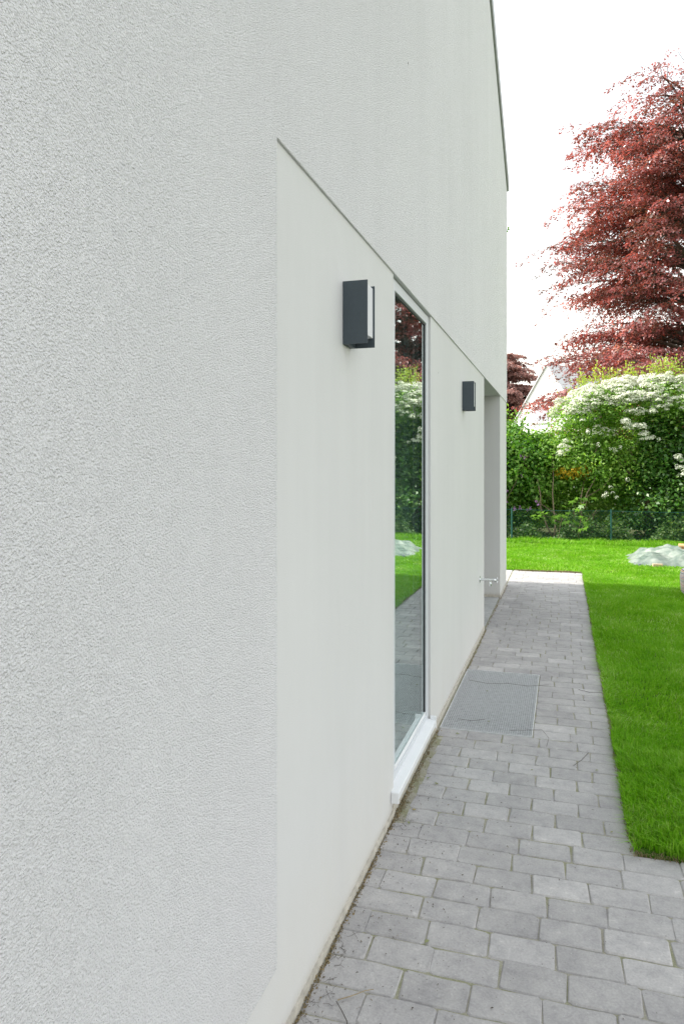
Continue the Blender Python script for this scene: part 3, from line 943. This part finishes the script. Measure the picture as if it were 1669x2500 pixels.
# --- copper beech (large)
def envelope(z):
    zs = [2.8, 3.9, 5.2, 6.2, 7.2, 8.1, 9.3, 11.5, 13.0, 14.2, 15.0, 15.6]
    rs = [3.0, 4.5, 5.3, 4.0, 3.4, 4.2, 4.4, 3.7, 3.4, 3.3, 2.9, 1.6]
    return float(np.interp(z, zs, rs))
def beech(name, loc, nb, per, leaf, env, zlo, zhi, mat, label, cat, group=None, spl=1.7, seed=3, scale=1.0):
    t = empty(name, loc, 0, label, cat, group)
    r = np.random.default_rng(seed)
    trunk = [(0, 0, -.1), (.05, 0, 2), (-.05, .1, 5), (.1, 0, 9), (0, 0, zhi - 1.5)]
    limbs = [(trunk, [.42, .34, .27, .16, .03])]
    P = []; D = []; N = []; T = []
    for b in range(nb):
        zb = zlo + (zhi - zlo) * (r.random() ** 1.1)
        az = r.uniform(0, 2 * math.pi)
        Rm = env(zb) * r.uniform(.76, 1.10)
        # bough: rises a little then droops
        K = 6
        start = max(1.8, zb - .30 * Rm)
        out = np.array([math.cos(az), math.sin(az), 0])
        side0 = np.array([-math.sin(az), math.cos(az), 0])
        ts = np.linspace(0, 1, K)
        bend = r.normal(0, .25)
        def pos(t):
            return out * Rm * t + side0 * bend * Rm * t * t + np.array([0, 0, start + (zb - start) * (1.9 * t - .9 * t * t) - .10 * Rm * t ** 3])
        limbs.append(([tuple(pos(q)) for q in ts * .9], rad(.09, .012, K - 1)))
        ns = max(5, int(3.2 * Rm))
        for s in range(ns):
            tt = .25 + .75 * (s + r.random()) / ns
            base = pos(tt)
            sg = 1 if s % 2 else -1
            ang = az + sg * r.uniform(.3, 1.1) * (1.1 - tt * .7) + bend
            dv = np.array([math.cos(ang), math.sin(ang), 0]); sv = np.array([-math.sin(ang), math.cos(ang), 0])
            ln = spl * r.uniform(.55, 1.15); droop_ = r.uniform(.15, .5)
            limbs.append(([tuple(base), tuple(base + dv * ln * .5 + np.array([0, 0, .08])), tuple(base + dv * ln * .95 + np.array([0, 0, .08 - droop_ * ln * .85]))], [.012, .008, .004]))
            k = int(per * r.uniform(.7, 1.3))
            # leaves sit in two ranks along side twigs of a drooping spray
            nt_ = 9
            ti = r.integers(0, nt_, k)
            u0 = (ti + .5) / nt_ * .95 + .05
            sgn = np.where(ti % 2 == 0, 1.0, -1.0)
            w_ = r.random(k)
            tl = ln * .42 * (1.05 - u0) + .10
            u = u0 + w_ * tl * .62 / ln
            v = sgn * w_ * tl * .8 + r.normal(0, .035, k)
            v = np.where(ti == nt_ - 1, r.normal(0, .05, k), v)
            dz = -droop_ * ln * u ** 2.2 - .30 * np.abs(v) + r.normal(0, .045, k) + .10
            p = base + dv * (u * ln)[:, None] + sv * v[:, None]; p[:, 2] += dz
            P.append(p)
            dd = dv * .8 + sv * np.sign(v)[:, None] * .6 + r.normal(0, .4, (k, 3)); dd[:, 2] -= .35
            D.append(dd)
            nn = np.array([0, 0, 1.]) + dv * .35 + r.normal(0, .42, (k, 3)); N.append(nn)
            T.append(np.clip(r.normal(.45, .30) + r.normal(0, .16, k), 0, 1))
    P = np.concatenate(P); D = np.concatenate(D); N = unit(np.concatenate(N)); T = np.concatenate(T)
    L_ = leaf * r.uniform(.7, 1.3, len(P))
    stems('trunk', limbs, M['bark'], t, 4)
    link('crown', leaf_mesh('crown', P, D, N, L_, L_ * .60, T), mat, t)
    return t
beech('copper_beech', (4.6, 28.6, 0), 300, 84, .098, envelope, 3.0, 15.7, M['beech'],
      'big copper beech with drooping dark red foliage rising behind the blossoming hawthorn', 'tree')
def env_far(z): return float(np.interp(z, [2, 4, 6.4, 9.4, 11.2, 12.1], [4.2, 4.8, 4.6, 3.9, 2.3, .7]))
beech('purple_beech', (-6.2, 63.0, 0), 190, 90, .22, env_far, 2.2, 11.6, M['beech_far'],
      'smaller dull purple beech seen just past the house corner', 'tree', spl=1.4, seed=8)

# --- hawthorn with blossom
haw = empty('hawthorn', (1.85, 17.1, 0), 0, 'hawthorn covered in sheets of white blossom behind the chain link fence', 'tree')
lob = [(-1.62, -.5, 2.72, .42, .6, .30), (-1.20, -.5, 2.88, .52, .7, .40), (-.65, -.5, 2.98, .60, .7, .44), (0, -.5, 3.0, .60, .7, .45), (.7, -.4, 2.95, .70, .8, .48),
       (1.5, -.2, 2.8, .9, .9, .55), (2.2, 0, 2.55, .9, 1.0, .6), (-1.3, -.2, 2.28, .6, .6, .38), (-.6, .15, 2.2, .7, .6, .5), (.6, .3, 2.1, 1.0, .8, .8), (1.6, .2, 2.0, 1.0, .9, .8),
       (-1.6, -.15, 1.9, .45, .6, .32), (-.7, .2, 1.5, .8, .6, .5)]
crown_from_lobes('crown', lob, 620, .062, M['hawthorn'], haw, cluster=10, cl_r=.085)
hs_ = [(wander((0, 0, -.05), (-.15, -.1, 1.3), 5, .04), rad(.11, .085, 5)), (wander((-.15, -.1, 1.3), (-1.2, -.2, 2.4), 5, .08), rad(.07, .02, 5)),
       (wander((-.15, -.1, 1.3), (.5, -.1, 2.9), 5, .08), rad(.08, .02, 5)), (wander((-.1, -.1, 1.0), (1.4, .1, 2.7), 6, .1), rad(.07, .02, 6)),
       (wander((.15, -.2, 0), (-.5, -.35, 2.0), 6, .08), rad(.05, .02, 6)), (wander((-.15, -.1, .9), (-.75, -.5, 1.75), 5, .06), rad(.035, .012, 5))]
stems('trunk', hs_, M['bark_light'], haw, 7)
# blossom in flat heads over the upper faces of the lobes
Pb = []; Nb = []
for (cx, cy, cz, rx, ry, rz), w in zip(lob, (1.5, 1.5, 1.5, 1.5, 1.3, 1.2, 1.0, .35, .1, .3, .4, .3, 0)):
    n = int(330 * w * (rx * ry) ** .8)
    dd = rdir(n * 3); dd = dd[(dd[:, 2] > -.15) & (dd[:, 1] < .55)][:n]
    c = dd * np.array([rx, ry, rz]) * rng.uniform(.98, 1.12, (len(dd), 1)) + np.array([cx, cy, cz])
    # heads gather in bands along the branches
    band = np.sin(c[:, 0] * 8.1 + 1.9 * np.sin(c[:, 2] * 5.2)) * np.sin(c[:, 2] * 7.3 + 1.7 * np.sin(c[:, 0] * 3.1 + c[:, 1] * 4)) + .45 * np.sin(c[:, 0] * 3.3 + c[:, 1] * 5 + cz) + .55 * (dd[:, 2] - .45)
    m = (band > -.25) | (rng.random(len(c)) < .10)
    c = c[m]; dd = dd[m]
    for q, dn in zip(c, dd):
        k = rng.integers(24, 46)
        ns = rng.normal(size=(k, 3)); ns[:, 2] = np.abs(ns[:, 2]) + .3; ns = unit(ns + dn * .5)
        s = rng.uniform(.06, .13)
        Pb.append(q + ns * s * np.array([1.15, 1.0, .85])); Nb.append(ns)
# heavy heads in tiers along the outer boughs
tiers = [[(-1.99, -.7, 2.98), (-1.56, -.7, 3.04), (-1.25, -.7, 3.26), (-.98, -.7, 3.22), (-.66, -.7, 3.40), (-.32, -.7, 3.37), (.16, -.7, 3.44), (.5, -.7, 3.38), (1.3, -.6, 3.3)],
         [(-1.71, -1.1, 2.81), (-1.51, -1.1, 2.65), (-1.37, -1.1, 2.80), (-1.17, -1.1, 2.95), (-.88, -1.1, 3.05)], [(-.59, -1.1, 2.73), (-.29, -1.1, 2.71), (.11, -1.1, 2.78), (.27, -1.1, 2.89)],
         [(-.62, -1.1, 2.50), (-.45, -1.1, 2.36), (-.22, -1.1, 2.37)], [(-.29, -1.1, 2.24), (-.14, -1.1, 2.14)], [(-1.93, -1.0, 1.83), (-1.81, -1.0, 2.0)], [(.34, -1.1, 1.81), (.48, -1.1, 1.46)],
         [(-.83, -1.1, 2.89), (-.47, -1.1, 2.98), (-.12, -1.1, 3.02), (.4, -1.1, 2.9), (1.2, -1.0, 2.8), (1.9, -1, 2.6)], [(.5, -1.1, 2.7), (1.0, -1.1, 2.45), (1.6, -1.1, 2.3)]]
for tr in tiers:
    for (ax, ay, az), (bx, by, bz) in zip(tr, tr[1:]):
        ln = math.dist((ax, az), (bx, bz))
        for i in range(int(ln * 34) + 2):
            u = rng.random()
            q = np.array([ax + (bx - ax) * u, ay + (by - ay) * u, az + (bz - az) * u]) + rng.normal(0, .045, 3) * np.array([1, 2.2, 1])
            k = rng.integers(34, 60); ns = rng.normal(size=(k, 3)); ns[:, 2] = np.abs(ns[:, 2]) + .2; ns = unit(ns)
            Pb.append(q + ns * rng.uniform(.05, .085) * np.array([1.1, 1, .9])); Nb.append(ns)
# hanging sprigs low down
for _ in range(26):
    q = np.array([rng.uniform(-1.9, 2.6), rng.uniform(-1.25, -.75), rng.uniform(.9, 2.4)])
    for j in range(rng.integers(1, 4)):
        k = 18; ns = unit(rng.normal(size=(k, 3)) + np.array([0, -.4, .5]))
        Pb.append(q + rng.normal(0, .05, 3) + ns * .045); Nb.append(ns)
Pb = np.concatenate(Pb); Nb = np.concatenate(Nb); n = len(Pb)
Db = np.cross(Nb, rdir(n))
link('blossom', leaf_mesh('blossom', Pb - unit(Db) * .013, Db, Nb, .030, .030), M['petal'], haw)
crown_from_lobes('ivy', [(-.02, -.62, 2.38, .26, .3, .34), (-.06, -.60, 1.95, .22, .28, .34), (-.12, -.6, 1.5, .20, .26, .32), (.25, -.55, 2.0, .3, .3, .5)], 900, .075, M['ivy'], haw, cluster=9, cl_r=.05)  # ivy column added, its dark leaves stand for a shaded hollow
# pale new shoots above the crown
sp = []; spd = []
sh = []
for i in range(130):
    x = rng.uniform(-1.7, 2.6) if i < 60 else rng.uniform(-1.7, .6); y = rng.uniform(-.5, .4)
    z0 = float(np.interp(x, [-2.0, -1.5, -1.2, -.5, .4, .9, 2.9], [2.80, 3.02, 3.2, 3.36, 3.42, 3.38, 3.0]))
    l = rng.uniform(.22, .62)
    tip = np.array([x + rng.normal(0, .13), y + rng.normal(0, .1), z0 + l])
    sh.append((wander((x, y, z0 - .35), tuple(tip), 4, .03), rad(.006, .0025, 4)))
    k = int(l * 80)
    u = rng.random(k)[:, None]
    sp.append(np.array([x, y, z0 - .25]) * (1 - u) + tip * u + rng.normal(0, .035, (k, 3)))
P = np.concatenate(sp); n = len(P)
stems('shoot_stem', sh, M['bark_light'], haw, 3)
D = rdir(n); D[:, 2] += .5
link('shoot_leaves', leaf_mesh('shoot_leaves', P, D, rdir(n), .055, .035), M['shoot'], haw)

# --- shrubs along the fence
def shrub(name, loc, lobes, mat, label, per=560, size=.075, cat='shrub', stemn=7, cluster=9, group=None, h=1.6):
    t = empty(name, loc, 0, label, cat, group)
    crown_from_lobes('crown', lobes, per, size, mat, t, cluster=cluster, cl_r=.10)
    st = []
    for i in range(stemn):
        l = lobes[i % len(lobes)]
        st.append((wander((random.uniform(-.5, .5), random.uniform(-.85, -.2), -.05), (l[0] * .9 + random.uniform(-.3, .3), l[1] * .6 - random.uniform(.5, .8), l[2] + random.uniform(-.2, .3)), 6, .10), rad(.020, .006, 6)))
    stems('stem', st, M['bark_light'], t, 5)
    return t
lil = shrub('lilac_shrub', (-1.55, 16.9, 0), [(-.5, 0, 1.8, .95, .8, .78), (.25, -.15, 1.75, .85, .8, .8), (.85, .1, 1.58, .75, .7, .75), (-.9, .1, 1.0, .8, .7, .8), (0, .3, .8, 1.2, .6, .7)], M['shrub'],
            'loose green shrub with a few purple flowers next to the house corner', per=600, size=.095, group='mixed shrubs behind the fence')
Pl = []
for _ in range(13):
    q = np.array([rng.uniform(-.6, 1.2), rng.uniform(-.95, -.7), rng.uniform(.5, 1.9)])
    P = q + rng.normal(0, .016, (22, 3)) * np.array([.8, .8, 1.0])
    link('flower', leaf_mesh('flower', P, rdir(22), rdir(22), .026, .026), M['lilac'], lil)
# upright bright shoots at the corner
Pl = []
for _ in range(22):
    x = rng.uniform(-.75, .75); h = rng.uniform(2.5, 3.1) - abs(x - .2) * .45
    k = 60; u = rng.random(k)
    Pl.append(np.stack([x + rng.normal(0, .06, k), -.2 + rng.normal(0, .07, k), 2.0 + (h - 2.0) * u], 1))
P = np.concatenate(Pl); n = len(P); D = rdir(n); D[:, 2] -= .4
link('shoot_leaves', leaf_mesh('shoot_leaves', P, D, unit(rdir(n) + np.array([0, -.2, .8])), .09, .055), M['shrub_light'], lil)

shrub('tangled_shrub', (.15, 16.9, 0), [(-.85, .1, 1.85, .7, .7, .55), (-.3, .1, 1.92, .7, .7, .55), (.3, 0, 1.8, .9, .8, .62), (.9, .1, 1.5, .9, .8, .6), (.3, .5, 1.2, 1.4, .5, .7), (-.7, .4, .9, .8, .4, .7), (1.0, .5, .8, .9, .4, .6)], M['shrub_light'],
      'light green tangled shrub under the left edge of the hawthorn blossom', per=520, size=.07, stemn=7, group='mixed shrubs behind the fence')
ivy = shrub('ivy_shrub', (3.15, 16.8, 0), [(-.5, -.3, 1.2, .8, .6, 1.0), (.3, -.2, 1.9, .9, .8, 1.0), (-.7, -.2, 2.1, .55, .5, .65), (.9, 0, 1.1, 1.0, .8, 1.0), (-1.2, -.2, .8, .7, .5, .7)], M['ivy'],
            'dark ivy covered bush hanging over the fence below the hawthorn blossom', per=620, size=.085, group='mixed shrubs behind the fence')
shrub('leafy_shrub', (5.4, 17.2, 0), [(-.5, 0, 1.7, 1.1, .9, 1.2), (.8, .1, 1.5, 1.2, .9, 1.3), (0, -.3, .8, 1.4, .7, .8)], M['shrub'],
      'leafy green shrub beyond the ivy covered bush, right of the frame edge', per=420, size=.10, group='mixed shrubs behind the fence')
shrub('rounded_shrub', (8.2, 17.2, 0), [(-.7, 0, 1.5, 1.2, .9, 1.3), (.8, .1, 1.6, 1.2, .9, 1.4)], M['shrub_light'],
      'rounded light green shrub farthest right along the fence', per=320, size=.11, group='mixed shrubs behind the fence')
shrub('dense_shrub', (-4.1, 17.0, 0), [(-.7, 0, 1.4, 1.2, .9, 1.2), (.8, .1, 1.5, 1.1, .9, 1.2)], M['shrub'],
      'dense green shrub hidden behind the end of the house', per=320, size=.11, group='mixed shrubs behind the fence')
# yellow flowering bush behind
yb = empty('yellow_flower_bush', (.2, 17.35, 0), 0, 'bush with orange yellow flowers glimpsed through the tangled shrub', 'shrub', 'mixed shrubs behind the fence')
crown_from_lobes('crown', [(-.2, .2, 1.2, .8, .5, .7), (.4, .2, 1.1, .8, .5, .7)], 300, .08, M['shrub_light'], yb)
n = 1500; dd = rdir(n)
P = np.array([.0, -.2, 1.48]) + dd * np.array([.55, 1.0, .20]) * rng.uniform(.8, 1.05, (n, 1))
link('flower', leaf_mesh('flower', P, rdir(n), rdir(n), .05, .05), M['yellow'], yb)
# back hedge
def hedge():
    t = empty('back_hedge', (0, 19.9, 0), 0, 'dark hedge forming the green backdrop behind the shrubs', 'hedge')
    n = 90000
    X = rng.uniform(-9, 11, n); Z = 2.28 * rng.random(n) ** .9 + .10 * np.sin(X * 2.3)
    Y = -.45 + .18 * np.sin(X * 4 + Z * 3) + np.abs(rng.normal(0, .22, n))
    P = np.stack([X, Y, Z], 1)
    N = unit(np.array([0, -.6, .5]) + rng.normal(0, .5, (n, 3))); D = np.cross(N, rdir(n)); D[:, 2] -= .2
    link('crown', leaf_mesh('crown', P, D, N, .10, .065), M['shrub'], t)
    st = [(wander((x, .2, -.05), (x + random.uniform(-.2, .2), .2, 1.6), 4, .05), .035) for x in np.arange(-8.5, 10.6, .8)]
    stems('stem', st, M['bark'], t, 5)
hedge()
# undergrowth
n = 26000
X = rng.uniform(-3, 7, n); Y = 15.70 + np.abs(rng.normal(0, .45, n)); Z = np.abs(rng.normal(0, 1, n)) * (.16 + .12 * np.sin(X * 3.1) + .08 * np.sin(X * 7))
P = np.stack([X, Y, Z + .02], 1)
N = unit(np.array([0, -.3, .9]) + rng.normal(0, .5, (n, 3))); D = np.cross(N, rdir(n))
L_ = rng.uniform(.04, .10, n)
o = link('undergrowth', leaf_mesh('undergrowth', P, D, N, L_, L_ * .5), M['under'])
tag(o, 'weeds and low leafy growth filling the foot of the fence', 'undergrowth', kind='stuff')
# dark leaf mould under the hedge
bed = MB().box((-9, 15.905, -.07), (14, 24, .006)).build('hedge_bed', M['ground'])
tag(bed, 'earth under the shrubs and hedge', kind='structure')

# maple sapling, each leaf a part
sap = empty('maple_sapling', (.30, 15.64, 0), 0, 'maple sapling with broad pale green leaves leaning over the fence wire', 'sapling')
st = [(wander((0, .1, 0), (.08, -.05, 1.15), 5, .03), rad(.006, .003, 5)), (wander((.02, .05, .3), (-.75, 0, .58), 4, .03), rad(.006, .003, 4)), (wander((.0, .05, .2), (.35, -.05, .70), 4, .03), rad(.006, .003, 4)),
      (wander((-.45, .1, 0), (-.30, .05, .55), 4, .02), rad(.006, .003, 4))]
stems('stem', st, M['bark_light'], sap, 5)
prof = []
for k in range(5):
    a = R(-100 + 50 * k); l = (1.0, .95, .75)[abs(k - 2)]
    prof += [(a, l)]
    if k < 4: prof += [(a + R(25), .42)]
V = [(0, 0, 0)] + [(math.sin(a) * l, math.cos(a) * l, -.10 * l * l) for a, l in prof]
F = [(0, i, i + 1) for i in range(1, len(prof))]
lm = bpy.data.meshes.new('leaf'); lm.from_pydata(V, [], F)
at = lm.attributes.new('tone', 'FLOAT', 'POINT'); at.data.foreach_set('value', [.55] * len(V)); lm.update()
lm.materials.append(M['maple'])
lsp = [(random.gauss(.07, .13), random.gauss(-.08, .05), random.uniform(.28, 1.08)) for _ in range(22)] + \
      [(random.uniform(-.92, -.62), random.uniform(-.12, .0), random.uniform(.52, .66)) for _ in range(7)] + [(random.uniform(-.56, -.22), random.uniform(-.12, .0), random.uniform(.42, .60)) for _ in range(9)]
for p in lsp:
    o = bpy.data.objects.new('leaf', lm); C.objects.link(o); o.parent = sap
    o.location = p; o.rotation_euler = (R(random.uniform(-70, -25)), R(random.uniform(-30, 30)), R(random.uniform(0, 360)) if random.random() < .3 else R(random.uniform(-50, 50)))
    s = random.uniform(.09, .14); o.scale = (s, s, s)

# ------------------------------------------------------------------ distant house and shed
dh = empty('gabled_house', (-.95, 44.5, 0), R(-38), 'distant white gabled house between the two beeches', 'house')
w = 2.6; ap = 7.7; slp = 1.30
g = MB()
hw_ = 3.5
ev = ap - slp * hw_
g.v = [(-hw_, 0, 0), (hw_, 0, 0), (hw_, 0, ev), (0, 0, ap), (-hw_, 0, ev), (-hw_, 9, 0), (hw_, 9, 0), (hw_, 9, ev), (0, 9, ap), (-hw_, 9, ev)]
g.f = [(0, 1, 2, 3, 4), (9, 8, 7, 6, 5), (0, 4, 9, 5), (1, 6, 7, 2)]
g.build('wall', M['white_wall'], dh)
g = MB()
for s in (1, -1):
    n0 = len(g.v)
    a = [(0, -.1, ap + .02), (s * (hw_ + .15), -.1, ev - .25 + .02), (s * (hw_ + .15), 9.1, ev - .25 + .02), (0, 9.1, ap + .02)]
    g.v += a + [(x, y, z + .10) for x, y, z in a]
    g.f += [tuple(n0 + i for i in q) for q in ((0, 1, 2, 3), (4, 7, 6, 5), (0, 4, 5, 1), (1, 5, 6, 2), (2, 6, 7, 3), (3, 7, 4, 0))]
g.build('roof', M['roof_pale'], dh)
wd = MB().box((-.95, -.06, 4.35), (.1, -.003, 5.3)).build('window', M['pale_pane'], dh)
MB().box((-1.05, -.10, 4.26), (.2, -.061, 4.35)).build('sill', M['white_wall'], wd)

sh_ = empty('garden_shed', (-3.2, 22.5, 0), R(2), 'low grey roofed garden shed behind the shrub next to the house corner', 'shed')
MB().box((-1.3, 0, 0), (1.45, 2.4, 2.55)).build('wall', M['shed_wall'], sh_)
g = MB().prism_x([(-.25, 2.55), (2.6, 2.55), (2.6, 2.62), (1.2, 3.02), (-.25, 2.62)], -1.5, 1.62)
g.build('roof', M['shed_roof'], sh_)

# ------------------------------------------------------------------ covered heap on the lawn
hp = empty('covered_heap', (1.85, 12.75, 0), 0, 'low heap on the lawn under a pale green garden net', 'heap')
def heap_z(x, y, s=1.0):
    z = .09 * math.exp(-((x + .42) / .55) ** 4 - (y / .55) ** 2 * .3) + .095 * math.exp(-((x + .25) / .33) ** 2 - ((y - .25) / .38) ** 2)
    z += .07 * math.exp(-((x - .45) / .6) ** 4 - (y / .5) ** 4)
    return z * s
def cloth(fn, x0, x1, y0, y1, nx, ny, edge):
    V = []; F = []
    for j in range(ny + 1):
        for i in range(nx + 1):
            u, v = i / nx, j / ny
            x = x0 + (x1 - x0) * u + .025 * math.sin(v * 17); y = y0 + (y1 - y0) * v + .03 * math.sin(u * 21 + 1)
            e = min(u, 1 - u, v, 1 - v) * 8; e = max(0, min(1, e)) ** .6
            wr = .026 * math.sin(x * 15 + 9 * y + 2 * math.sin(y * 7)) + .022 * abs(math.sin(y * 13 - 8 * x)) + .007 * math.sin(x * 41 + 3 * math.sin(y * 19)) + .03 * max(0, math.sin(x * 5.3 + 1.1) * math.sin(y * 4 + 2))
            V.append((x, y, .012 + e * (fn(x, y) + edge + wr)))
    for j in range(ny):
        for i in range(nx):
            a = j * (nx + 1) + i
            F.append((a, a + 1, a + nx + 2, a + nx + 1))
    me = bpy.data.meshes.new('cloth'); me.from_pydata(V, [], F); me.update()
    me.polygons.foreach_set('use_smooth', [True] * len(F))
    return me
link('net_cover', cloth(heap_z, -.82, 1.0, -.62, .62, 70, 46, .03), M['net'], hp)
link('heap_body', cloth(lambda x, y: heap_z(x, y, .8), -.55, .9, -.42, .5, 40, 26, .008), M['heap'], hp)
link('dark_sheet', cloth(lambda x, y: .02 * math.sin(9 * x) ** 2, -.78, -.40, -.60, -.15, 12, 10, .035), M['dark_sheet'], hp, (0, 0, .0))
pk = MB().box((-.075, -.03, 0), (.075, .03, .045)).build('timber_block', M['wood'], None, (1.40, 12.10, .012), (0, 0, R(12)), bevel=.003)
tag(pk, 'short pale timber block weighing down the front edge of the garden net', 'timber block')
# chips of colour in the heap
n = 70
P = np.stack([rng.uniform(-.5, .8, n), rng.uniform(-.45, .3, n), np.zeros(n)], 1)
P[:, 2] = [heap_z(a, b, .85) + .035 for a, b in P[:, :2]]
cut_ = link('cuttings', leaf_mesh('cuttings', P, rdir(n) * np.array([1, 1, .3]), rdir(n) + np.array([0, 0, 1.]), .07, .03), M['fresh_leaf'], hp)
cut_['kind'] = 'stuff'

# ------------------------------------------------------------------ bench and pouf
bench = empty('beer_bench', (1.43, 10.15, 0), R(-6), 'folding bench with orange wooden seat and green metal legs at the right edge', 'bench')
MB().box((0, 0, .525), (2.2, .25, .549)).build('seat', M['bench_wood'], bench, bevel=.004)
MB().box((.03, .02, .500), (.10, .23, .5245)).build('cross_rail', M['bench_wood'], bench)
for bx in (.085, 1.95):
    lg = MB()
    lg.tube([(bx, .03, .50), (bx, .01, 0)], .011, 6); lg.tube([(bx, .22, .50), (bx, .24, 0)], .011, 6); lg.tube([(bx, .02, .18), (bx, .23, .18)], .008, 6)
    lg.tube([(bx, .125, .2), (bx + (.3 if bx < 1 else -.3), .125, .515)], .007, 6)
    lg.build('leg', M['bench_green'], bench)
pouf = empty('striped_pouf', (1.63, 9.52, 0), 0, 'striped cloth pouf on the lawn in front of the bench', 'pouf')
m = MB()
rings = [(0, .01), (.23, .012), (.262, .05), (.275, .14), (.285, .22), (.278, .29), (.25, .325), (.16, .345), (0.02, .35)]
k = 28
for r_, z in rings:
    for i in range(k):
        a = 2 * math.pi * i / k
        q = r_ * (1 + .03 * math.sin(5 * a + z * 9))
        m.v.append((q * math.cos(a), q * math.sin(a), z + .006 * math.sin(7 * a)))
for j in range(len(rings) - 1):
    for i in range(k):
        m.f.append((j * k + i, j * k + (i + 1) % k, (j + 1) * k + (i + 1) % k, (j + 1) * k + i))
m.f.append(tuple(reversed(range(k)))); m.f.append(tuple((len(rings) - 1) * k + i for i in range(k)))
m.build('body', M['striped'], pouf, smooth=True)
ps = [(.268 * math.cos(a), .268 * math.sin(a), .306) for a in np.linspace(0, 2 * math.pi, 29)]
MB().tube(ps, .006, 5).build('piping', M['bench_wood'], pouf)

# little climbing sprig peeping round the house corner
cs = empty('climbing_sprig', (XO - .02, YE + .03, 4.72), 0, 'tiny green sprig peeping past the upper house corner', 'plant')
MB().tube([(-.1, 0, -.1), (0, 0, -.02), (.03, 0, .02)], .002, 4).build('stem', M['bark_light'], cs)
P = np.array([(.02, 0, 0), (.03, 0, .015), (.0, 0, -.01)]); 
link('leaf', leaf_mesh('leaf', P, np.array([(1, .2, .6), (.4, 0, 1.), (1., 0, -.3)]), np.array([(0, -1, .3)] * 3, dtype=float), .045, .03), M['shrub_light'], cs)
